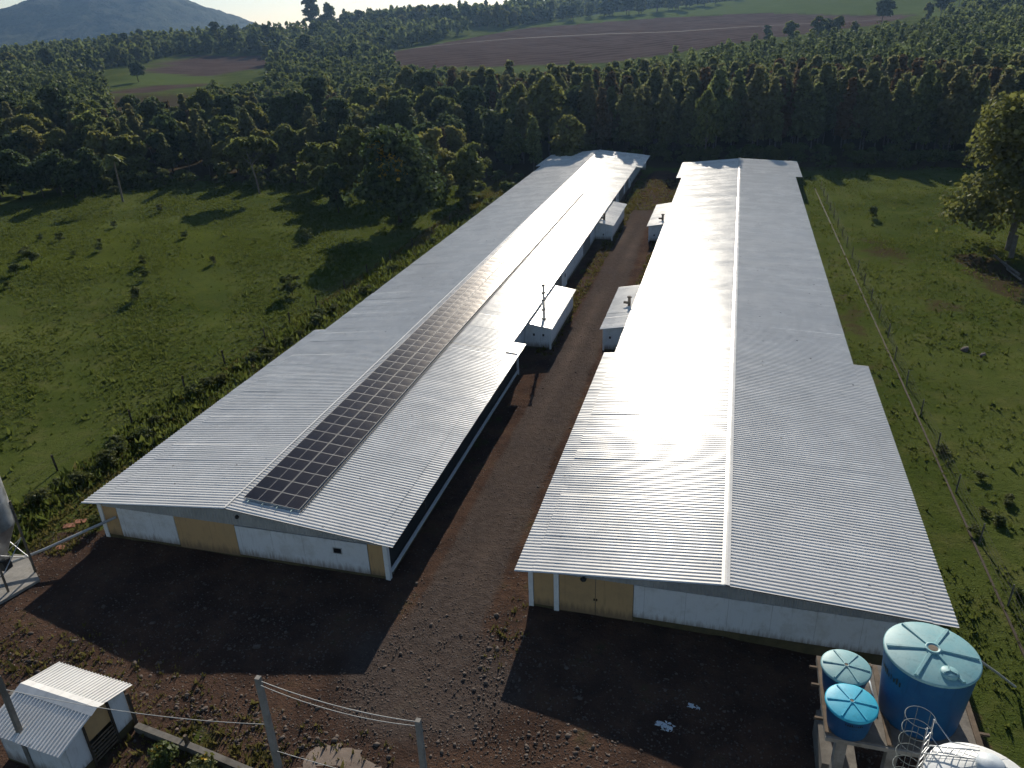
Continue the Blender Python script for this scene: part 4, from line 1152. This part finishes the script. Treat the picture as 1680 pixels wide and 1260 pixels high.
# --- single trees one can point to
YEL = Species(501, 'b', 13.6, 15.5, 9500, .36, M['dk'], M['bark'], .3, extra=900, base=.14, n=24, flat=.75)
plant(YEL, 'flowering_tree', -49.2, 111.5, 1.0, 'spreading dark tree with yellow blossom at the far pasture corner', rz=1.2)
RT = Species(505, 'b', 18.0, 17.5, 19000, .31, M['ol'], M['palebark'], .36, base=.06, n=30, flat=1.0)
plant(RT, 'roadside_tree', 34.2, 108, 1.0, 'big olive green tree at the right edge above the fallen logs', rz=.4)
plant(TALL[1], 'tall_tree', -5.5, 168.5, .95, 'single taller eucalyptus standing just behind the gap between the barns', sxy=.72)
plant(TALL[0], 'tall_tree', 38.0, 119, .8, 'dark tree half hidden behind the big olive tree, right edge')
plant(BRO[0], 'pasture_tree', -62, 116, .72, 'narrow green tree just left of the flowering tree', sxy=.75)
plant(UMB[0], 'pasture_tree', -86, 131, .98, 'light umbrella shaped tree at the forest edge, pale thin trunk')
plant(TALL[1], 'pasture_tree', -63, 128, .82, 'tall yellowish green tree behind the flowering tree')
for i, (x, y, s_, lab) in enumerate(((-68, 128, .85, 'round green tree two places left of the flowering tree'), (-58.5, 130, .95, 'dark tree directly behind the flowering tree, left side'), (-44, 131, .9, 'green tree directly behind the flowering tree, right side'),
        (-75, 134, .8, 'light bushy tree at the forest edge right of the umbrella tree'), (-39, 140, .7, 'small tree closest to the far left barn corner'), (-52, 135, 1.1, 'tall broad tree filling the gap behind the flowering tree'))):
    plant(BRO[(i * 2 + 1) % 6], 'edge_tree', x, y, s_, lab)
plant(BRO[2], 'roadside_tree', 37.5, 99.5, .85, 'low leafy tree at the right edge in front of the big olive tree')
for i in range(12):
    x, y = -121 - (i % 6) * 4.5 + random.gauss(0, 1), 122 + (i // 6) * 7 + random.gauss(0, 1.2) - (i % 6) * 1.2
    plant(BRO[(i * 3) % 6], 'edge_tree', x, y, random.uniform(.6, .85), ('front' if i < 6 else 'rear') + ' dark tree of the clump where the pasture meets the left picture edge', 'tree', 'clump at the left picture edge')
# palm
def palm():
    x, y = -110, 122.5
    r = empty('palm_tree', (x, y, th1(x, y)), 0, 'thin palm with a drooping head at the left forest edge', 'tree')
    MB().tube([(0, 0, -.3), (.1, 0, 4), (0, .1, 8.2)], [.2, .15, .12], 8).build('trunk', M['palebark'], r)
    rng = np.random.default_rng(4); V = []; F = []; T = []
    for i in range(26):
        a = rng.uniform(0, 6.283); el = rng.uniform(-.3, 1.1); c, s = math.cos(a), math.sin(a); L = rng.uniform(1.8, 2.6)
        for j in range(9):
            t0, t1 = j / 9, (j + 1) / 9
            def q(t): return np.array([c * L * t * math.cos(el), s * L * t * math.cos(el), 8.2 + L * t * math.sin(el) - 1.5 * t * t])
            p0, p1 = q(t0), q(t1); sd_ = np.array([-s, c, -.35])
            for sg in (-1, 1):
                w = .42 * math.sin(math.pi * (.12 + .85 * t0)); b = len(V)
                V += [p0, p1, p1 + sg * sd_ * w * [1, 1, 1] + [0, 0, -.25 * w], p0 + sg * sd_ * w + [0, 0, -.25 * w]]
                F.append((b, b + 1, b + 2, b + 3)); T += [rng.uniform(0, 1)] * 4
    for i in range(len(V)): V[i] = np.asarray(V[i], float)
    me = np_mesh('crown', np.array(V), np.array(F), M['br'], False, dict(tint=np.array(T)))
    link('crown', me, r)
palm()

# --- trees around the far fields
def far_trees():
    hill = 'tree in the far tree line along the hilltop'
    def row(a, b, n, s, label, group, jit=6, depth=0):
        for i in range(n):
            t = (i + random.random() * .8) / n; x = a[0] + (b[0] - a[0]) * t + random.gauss(0, jit * .5); y = a[1] + (b[1] - a[1]) * t + random.gauss(0, jit) + random.uniform(0, depth)
            if not in_view(x, y, th1(x, y) + 5, 60) or (clearing(x, y) and y < 525): continue
            plant(random.choice(BRO + TALL[:1]), 'field_tree', x, y, s * random.uniform(.7, 1.25), label, 'tree', group)
    g1 = 'trees along the hilltop'
    row((-360, 690), (-165, 640), 30, 1.25, 'hilltop tree in the dark row, ' + "above the field's left end", g1, 8, 30)
    row((-170, 660), (-30, 800), 30, 1.25, 'hilltop tree in the dark row, ' + "above the field's middle", g1, 8, 40)
    row((-330, 800), (-60, 900), 34, 1.2, 'hilltop tree in the dark row, ' + "behind the first row", g1, 10, 40)
    row((-30, 880), (220, 780), 34, 1.3, 'hilltop tree in the dark row, ' + "above the bright green strip at the top right", g1, 10, 50)
    g2 = 'trees at the edges of the left fields'
    row((-330, 500), (-250, 470), 12, .95, 'tree in the row nearest the left green field, right side', g2, 8)
    row((-400, 545), (-270, 600), 24, 1.1, 'tree in the row above the left ploughed strip', g2, 10, 25)
    row((-470, 560), (-380, 440), 18, 1.0, 'tree in the row left of the left fields', g2, 10, 20)
    row((-300, 520), (-225, 470), 14, 1.2, 'tree in the row right of the left ploughed strip', g2, 12, 25)
    row((-260, 430), (-190, 400), 14, .9, 'tree in the row below the big ploughed field, left corner', g2, 10, 20)
    row((-560, 640), (-420, 640), 18, 1.0, 'tree in the row under the mountain foot', g2, 12, 30)
    row((-380, 395), (-440, 420), 8, 1.0, 'tree in the row at the left end of the green field', g2, 8)
    g3 = 'trees at the upper edge of the plantation'
    row((90, 520), (230, 470), 16, 1.05, 'tree at the upper edge of the plantation, nearer the olive tree', g3, 14, 40)
    row((60, 450), (10, 470), 6, .95, 'tree at the upper edge of the plantation, single spots on the field edge', g3, 6)
    row((130, 620), (260, 560), 16, 1.2, 'tree at the upper edge of the plantation, at the top right corner', g3, 10, 30)
    # woods that close the gaps between the fields
    Q = []
    for P, st, sc in (([(-330, 345), (-520, 320), (-720, 520), (-640, 720), (-480, 650), (-400, 545), (-372, 440), (-345, 345)], 8.5, 1.05),
                      ([(-370, 700), (-165, 650), (-60, 770), (-20, 860), (-60, 930), (-330, 900)], 9.5, 1.35),
                      ([(-20, 880), (60, 965), (190, 700), (300, 640), (420, 800), (250, 1010), (0, 1010)], 9.5, 1.35),
                      ([(-210, 800), (-120, 868), (60, 968), (120, 1040), (-260, 980)], 7.5, 1.5),
                      ([(95, 372), (180, 372), (320, 480), (260, 590), (150, 565), (100, 500)], 7.5, 1.0),
                      ([(-225, 470), (-255, 378), (-200, 340), (-150, 340), (-160, 380), (-215, 462)], 7.5, .9),
                      ([(-480, 545), (-390, 535), (-300, 552), (-285, 612), (-420, 655), (-490, 650)], 8, 1.1),
                      ([(-300, 480), (-228, 470), (-215, 505), (-195, 600), (-300, 620), (-335, 560)], 8, 1.1)):
        xs = [p[0] for p in P]; ys = [p[1] for p in P]
        X_, Y_ = np.meshgrid(np.arange(min(xs), max(xs), st), np.arange(min(ys), max(ys), st))
        X_ = X_ + RNG.normal(0, st * .28, X_.shape); Y_ = Y_ + RNG.normal(0, st * .28, Y_.shape)
        ok = inpoly(X_, Y_, P)
        for F_ in PLOW + CROP: ok &= ~inpoly(X_, Y_, F_)
        for x, y in zip(X_[ok], Y_[ok]):
            if clearing(x, y) and y < 525: continue
            if in_view(x, y, th1(x, y) + 6, 60): Q.append((x, y, sc * random.uniform(.7, 1.2)))
    mass('far_woodland', Q, 'm', 11.0, 9.5, 110, 1.05, M['fm'], 'far mixed woodland around the fields and along the hilltop', 15, 2.2)
    plant(BRO[3], 'round_tree', -322, 392, .95, 'round bushy tree alone on the left green field')
    plant(TALL[0], 'hilltop_tree', -402, 749, 2.2, 'tallest dark tree of the hilltop clump against the sky')
    plant(TALL[1], 'hilltop_tree', -386, 752, 1.75, 'lighter looser tree of the hilltop clump against the sky')
    plant(BRO[1], 'hilltop_tree', -392, 744, 1.25, 'low broad tree at the foot of the hilltop clump', sxy=1.3)
far_trees()

# --- shrubs
def shrubs():
    spots = [(-66.0, 72.0, .75, 'round bush on the near pasture left of the barn, dark shadow beside it'), (-48.0, 76.2, 1.25, 'tall bush on the pasture nearest the middle of the left barn'),
             (-41.3, 121.0, 1.9, 'large round green bush by the far left corner of the left barn'), (-36.4, 128.5, 1.6, 'slim pale shrub against the far left barn roof'),
             (-74.5, 84.0, .7, 'small upright bush on the pasture, upper one of the scattered pair'), (-71, 79.5, .62, 'small upright bush on the pasture, lower one of the scattered pair'),
             (20.3, 122.5, .85, 'small dark shrub alone on the right pasture'), (-58.5, 99, .9, 'low dark bush at the upper middle of the left pasture'),
             (-91, 82, 1.0, 'weedy bush at the left edge of the pasture'), (-35.6, 33.0, .62, 'bright green weed clump at the left front barn corner'),
             (-36.6, 32.0, .5, 'leafy weeds next to the terracotta slabs')]
    for i, (x, y, s, lab) in enumerate(spots):
        plant(SHR[1 + i % 3], 'shrub', x, y, s, lab, 'bush')
    # hedge of weeds along the left fence
    def along(y, names, cuts):
        for n_, c_ in zip(names, cuts):
            if y < c_: return n_
        return names[-1]
    for i in range(48):
        y = random.uniform(27, 128) if i % 2 else random.uniform(27, 75); x = -42.3 + .045 * (y - 37) + random.gauss(.3, .7)
        if y < 32: x -= 1.5
        sc_ = random.uniform(.22, .58)
        w_ = along(y, ('near the grey silo', 'at the front corner of the left barn', 'along the front third of the left barn', 'at the step of the left barn eave', 'along the middle of the left barn', 'along the far third of the left barn'), (30, 36, 50, 64, 90, 130))
        plant(random.choice(SHR), 'fence_shrub', x, y, sc_, ('taller' if sc_ > .42 else 'low') + ' weedy shrub in the left fence strip, ' + w_, 'bush', 'shrubs along the left fence', sxy=1.4)
    for i in range(16):
        y = random.uniform(34, 55); x = 17.0 + random.gauss(0, 1.0) + max(0, 40 - y) * .05; sc_ = random.uniform(.15, .32)
        w_ = along(y, ('beside the blue tanks', 'along the barn front third', 'before the eave step', 'level with the eave step'), (37, 47, 56, 70))
        plant(random.choice(SHR), 'fence_shrub', x, y, sc_, ('bigger' if sc_ > .25 else 'low') + ' dark bush at the right-hand concrete fence, ' + w_, 'bush', 'bushes along the right fence', sxy=1.5)
    for i in range(20):
        x = -96 + random.gauss(0, 14); y = 84 + random.gauss(0, 9) + (x + 96) * .12
        if in_view(x, y, 0, 60): plant(random.choice(SHR[1:]), 'pasture_weed', x, y, random.uniform(.3, .8), ('larger' if x < -100 else 'small') + ' weed clump in the rough yellowish pasture corner, ' + ('left picture edge' if x < -105 else 'toward the palm' if y > 86 else 'nearer the barn'), 'bush', 'weeds in the rough pasture corner')
    # dark undergrowth in front of the woods
    for i in range(110):
        x = random.uniform(-30, 62); y = random.uniform(163, 176) if x > 12 or x < -37 else random.uniform(166, 176)
        if in_view(x, y, 1, 30): plant(random.choice(SHR), 'undergrowth_bush', x, y, random.uniform(.7, 1.7), 'bush in the shaded undergrowth under the plantation, ' + ('behind the left barn' if x < -15 else 'behind the gap between barns' if x < -8 else 'behind the right barn' if x < 12 else 'behind the right meadow' if x < 36 else 'behind the olive tree'), 'bush', 'undergrowth bushes')
    for i in range(90):
        x = random.uniform(-165, -38); y = np.interp(x, [-170, -120, -75, -38], [140, 134, 140, 146]) + random.gauss(0, 4)
        plant(random.choice(SHR + BRO[:1]) if False else random.choice(SHR), 'forest_edge_bush', x, y, random.uniform(.8, 2.0), 'bush in the dark edge of the left forest, ' + ('far left' if x < -135 else 'left of the palm' if x < -110 else 'right of the palm' if x < -85 else 'left of the flowering tree' if x < -60 else 'behind the flowering tree'), 'bush', 'forest edge bushes')
    YB = Species(601, 'b', 1.1, 1.8, 700, .09, M['sh'], M['bark'], .03, extra=70, base=.1, n=9, flat=.7)
    for (x, y, s, lab) in ((-20.9, 17.9, 1.0, 'yellow flowered bush behind the kerb wall, left one'), (-19.2, 17.75, 1.1, 'yellow flowered bush behind the kerb wall, middle one'), (-17.6, 17.6, .85, 'yellow flowered bush behind the kerb wall, right one')):
        plant(YB, 'flowering_bush', x, y, s, lab, 'bush')
shrubs()

# --- grass: tufts over the pastures and the yard's edges
def grass():
    rng = np.random.default_rng(11)
    def tufts(n, xr_, yr__, keep, size, mat, name, label):
        x = rng.uniform(*xr_, n); y = rng.uniform(*yr__, n)
        # denser where near
        k = keep(x, y); x, y = x[k], y[k]; n = len(x); z = th(x, y)
        V = []; B = 4
        ang = rng.uniform(0, 6.283, (n, B)); lean = rng.uniform(.15, .75, (n, B)); h = size * rng.uniform(.5, 1.4, (n, B)) * rng.lognormal(0, .35, (n, 1)); w = h * rng.uniform(.22, .4, (n, B))
        ox = rng.normal(0, size * .45, (n, B)); oy = rng.normal(0, size * .45, (n, B))
        bx, by = x[:, None] + ox, y[:, None] + oy
        px, py = -np.sin(ang), np.cos(ang)
        z0 = z[:, None] - .03
        A = np.stack([bx - px * w, by - py * w, np.broadcast_to(z0, bx.shape)], -1)
        Bv = np.stack([bx + px * w, by + py * w, np.broadcast_to(z0, bx.shape)], -1)
        C = np.stack([bx + np.cos(ang) * lean * h, by + np.sin(ang) * lean * h, z0 + h], -1)
        VV = np.stack([A, Bv, C], 2).reshape(-1, 3); t = np.repeat(np.clip(rng.beta(2, 2.5, n), 0, 1), B * 3)
        o = link(name, np_mesh(name, VV, np.arange(len(VV)).reshape(-1, 3), mat, False, dict(tint=t)))
        tag(o, label, 'grass', kind='stuff')
    def patchy(x, y, s=9.0, p=.35):
        v = np.sin(x / s + 1.3 * np.sin(y / s * .7)) * np.sin(y / s * 1.3 + 1.1 * np.sin(x / s * .8)) + .6 * np.sin(x / s * 3.1 + y / s * 2.3)
        return v + rng.normal(0, .7, len(x)) > p
    left = lambda x, y: ((x < -41.5) & (y < 140) & (x > -150 + 0 * x)) & patchy(x, y, 7, .0) & (np.abs(np.arctan2(x, y)) < 1.02)
    tufts(190000, (-125, -37), (27, 140), left, .15, M['gr'], 'pasture_grass', 'short tufted grass of the left pasture')
    right = lambda x, y: (x > 11.6) & patchy(x, y, 6, .0)
    tufts(60000, (11.4, 48), (28, 165), right, .13, M['gr'], 'meadow_grass', 'short grass of the right meadow and fence strip')
    rank = lambda x, y: (np.abs(x - (-42.0 + .045 * (y - 37))) < 2.2 + .8 * np.sin(y * .3)) & (rng.uniform(0, 1, len(x)) < .75) & (y > 26)
    tufts(26000, (-47, -35), (26, 130), rank, .34, M['gr'], 'rank_grass', 'tall rank grass in the strip along the left fence')
    clump = lambda x, y: (patchy(x, y, 4, .9)) & ((x < -45) | (x > 17)) & (np.abs(np.arctan2(x, y)) < 1.02)
    tufts(20000, (-120, 46), (30, 142), clump, .26, M['gr'], 'grass_clumps', 'coarser grass clumps dotted over both pastures')
    def edge(x, y):
        a = (np.abs(x + 40) < 3.4) & (y > 29)
        b = (np.exp(-(((x + 9.0) / .8) ** 2 + ((y - 28.8) / 2.2) ** 2)) > rng.uniform(.1, 2.6, len(x)))
        c = (np.exp(-(((x + 19.5) / 6.0) ** 2 + ((y - 19.0) / 1.7) ** 2)) > rng.uniform(0, 1.2, len(x)))
        d = (np.exp(-(((x + 31) / 8.0) ** 2 + ((y - 21.5) / 2.2) ** 2)) > rng.uniform(0.1, 2.2, len(x)))
        e = (np.abs(x + 15.4) < .8) & (y > 64) & (y < 135) & (rng.uniform(0, 1, len(x)) < .5)
        f = (np.abs(x + 8.9) < .7) & (y > 40) & (y < 150) & (rng.uniform(0, 1, len(x)) < .5)
        g = (x > -17) & (x < -8) & (y > 124) & (rng.uniform(0, 1, len(x)) < .35)
        return a | b | c | d | e | f | g
    tufts(170000, (-45, -7.5), (15, 150), edge, .15, M['dry'], 'weedy_grass', 'yellowish weedy grass along the barn walls and yard edges')
grass()

# --- stones
def stones():
    rng = np.random.default_rng(21)
    ico_v = []; t = (1 + 5 ** .5) / 2
    base = np.array([(-1, t, 0), (1, t, 0), (-1, -t, 0), (1, -t, 0), (0, -1, t), (0, 1, t), (0, -1, -t), (0, 1, -t), (t, 0, -1), (t, 0, 1), (-t, 0, -1), (-t, 0, 1)]) / 1.9
    tri = np.array([(0, 11, 5), (0, 5, 1), (0, 1, 7), (0, 7, 10), (0, 10, 11), (1, 5, 9), (5, 11, 4), (11, 10, 2), (10, 7, 6), (7, 1, 8), (3, 9, 4), (3, 4, 2), (3, 2, 6), (3, 6, 8), (3, 8, 9), (4, 9, 5), (2, 4, 11), (6, 2, 10), (8, 6, 7), (9, 8, 1)])
    def batch(x, y, s, name, label):
        n = len(x); z = th(x, y)
        k = base[None] * (1 + rng.normal(0, .26, (n, 12, 1))) * (s[:, None, None] * rng.uniform(.6, 1.2, (n, 1, 3))) * np.array([1, 1, .62])
        a = rng.uniform(0, 6.283, n); c, sn = np.cos(a), np.sin(a)
        kx = k[:, :, 0] * c[:, None] - k[:, :, 1] * sn[:, None]; ky = k[:, :, 0] * sn[:, None] + k[:, :, 1] * c[:, None]
        V = np.stack([kx + x[:, None], ky + y[:, None], k[:, :, 2] + z[:, None] + s[:, None] * .15], -1).reshape(-1, 3)
        F = (tri[None] + (np.arange(n) * 12)[:, None, None]).reshape(-1, 3)
        o = link(name, np_mesh(name, V, F, M['stone']))
        tag(o, label, 'stones', kind='stuff')
    X = []; Y = []; Sz = []
    def blob(n, cx, cy, sx, sy, s0):
        X.append(rng.normal(cx, sx, n)); Y.append(rng.normal(cy, sy, n)); Sz.append(s0 * .5 * rng.lognormal(0, .5, n))
    blob(900, -19, 20.6, 4.0, .8, .065); blob(700, -31, 22.5, 5, 1.3, .06); blob(900, -13.5, 25.5, 3, 3, .05); blob(450, -9.2, 27.5, .8, 2.2, .075)
    blob(600, -6, 22.3, 2.5, 1.0, .075); blob(1200, -25, 26, 7, 2.6, .055); blob(800, 1, 26, 6, 2, .055); blob(1700, -12.2, 58, 2.2, 24, .05); blob(1500, -14, 26, 4, 3, .05); blob(1200, -22, 26, 7, 2.5, .06); blob(900, 0, 25.5, 5, 2, .06)
    blob(350, -38, 29.5, 1.2, 1.5, .075); blob(300, -27, 21.3, 6, .7, .08); blob(500, -12, 22, 3, 1.5, .05); blob(350, 9, 25.5, 2, 1.5, .07)
    x = np.concatenate(X); y = np.concatenate(Y); s = np.clip(np.concatenate(Sz), .02, .2)
    k = ~(((x > -35.5) & (x < -16.5) & (y > 31.2)) | ((x > -8.5) & (y > 31)))
    batch(x[k], y[k], s[k], 'gravel', 'loose rubble and gravel scattered over the yard')
    # single larger stones
    var = []
    for i in range(6):
        v = base * (1 + rng.normal(0, .17, (12, 1))) * np.array([1, .75, .55]) * rng.uniform(.85, 1.15, 3)
        var.append(np_mesh('stone', v, tri, M['stone']))
    for i in range(46):
        if i < 18: x_, y_ = rng.normal(-19.5, 3.5), rng.normal(20.5, .7)
        elif i < 30: x_, y_ = rng.normal(-9.3, .5), rng.normal(27, 2)
        else: x_, y_ = rng.normal(-28, 7), rng.normal(22.2, 1.0)
        sc = rng.uniform(.09, .18)
        o = link('loose_stone', var[i % 6], None, (x_, y_, th1(x_, y_) + sc * .15), (0, 0, rng.uniform(0, 6)), (sc,) * 3)
        tag(o, 'pale loose stone the size of a loaf lying in the yard rubble', 'stone', 'larger loose stones in the yard')
    for (x_, y_, sc, lab) in ((21.4, 72.2, .55, 'grey boulder in the right meadow, larger of two'), (22.6, 71.2, .4, 'grey boulder in the right meadow, smaller of two')):
        o = link('boulder', var[1], None, (x_, y_, th1(x_, y_) + .1), (0, 0, 1.0), (sc, sc, sc)); tag(o, lab, 'boulder')
stones()

# --- logs, white scraps, soil mound by the right tree
def odds():
    lg = MB(); lg.tube([(31.4, 103.4, .35), (31.6, 99.5, .3), (32.0, 95.8, .25)], [.10, .16, .18], 8)
    tag(lg.build('fallen_log', M['palebark']), 'longer bleached log lying under the big olive tree', 'log')
    lg = MB(); lg.tube([(31.9, 100.4, .32), (31.3, 97.6, .28), (31.7, 93.8, .22)], [.06, .09, .12], 8)
    tag(lg.build('fallen_log', M['palebark']), 'thinner bleached branch lying beside the longer log', 'log')
    for i, (x, y, h) in enumerate(((33.6, 104.5, 2.8), (34.2, 100, 3.0), (34.6, 96, 2.6))):
        pole('old_post', x, y, h, .5, M['dconc'], ['weathered post under the olive tree, farthest of three', 'weathered post under the olive tree, middle of three', 'weathered post under the olive tree, nearest of three'][i])
    rng = np.random.default_rng(5)
    def scrap(cx, cy, w, n, lab):
        V = []; F = []
        for i in range(n):
            a = rng.uniform(0, 6.28); r = w * rng.uniform(0, 1) ** .5; x, y = cx + r * math.cos(a), cy + r * math.sin(a) * .7; z = th1(x, y) + .05
            q = rng.normal(0, .05, (4, 3)); q[:, 2] = np.abs(q[:, 2]) * .4
            b = len(V); V += [(x - .05 + q[0][0], y - .04 + q[0][1], z + q[0][2]), (x + .05 + q[1][0], y - .04 + q[1][1], z + q[1][2]), (x + .05 + q[2][0], y + .04 + q[2][1], z + q[2][2]), (x - .05 + q[3][0], y + .04 + q[3][1], z + q[3][2])]
            F.append((b, b + 1, b + 2, b + 3))
        tag(link('plastic_scrap', np_mesh('plastic_scrap', V, F, M['plastic'])), lab, 'litter', kind='stuff')
    scrap(-.85, 24.9, .36, 40, 'crumpled white plastic scraps on the shaded yard, brighter heap')
    scrap(.35, 26.3, .28, 12, 'few white plastic scraps on the shaded yard nearer the barn')
odds()

# ------------------------------------------------------------------ haze
hz = MB().box(-3600, 2600, -420, 4900, -60, 230)
hk = bpy.data.materials.new('haze'); hk.use_nodes = True
for nd in list(hk.node_tree.nodes):
    if nd.type == 'BSDF_PRINCIPLED': hk.node_tree.nodes.remove(nd)
pv = hk.node_tree.nodes.new('ShaderNodeVolumePrincipled')
pv.inputs['Color'].default_value = (.36, .60, 1.0, 1); pv.inputs['Density'].default_value = .00008; pv.inputs['Anisotropy'].default_value = .5
hk.node_tree.links.new(pv.outputs[0], hk.node_tree.nodes['Material Output'].inputs['Volume'])
tag(hz.build('haze', hk), kind='stuff')
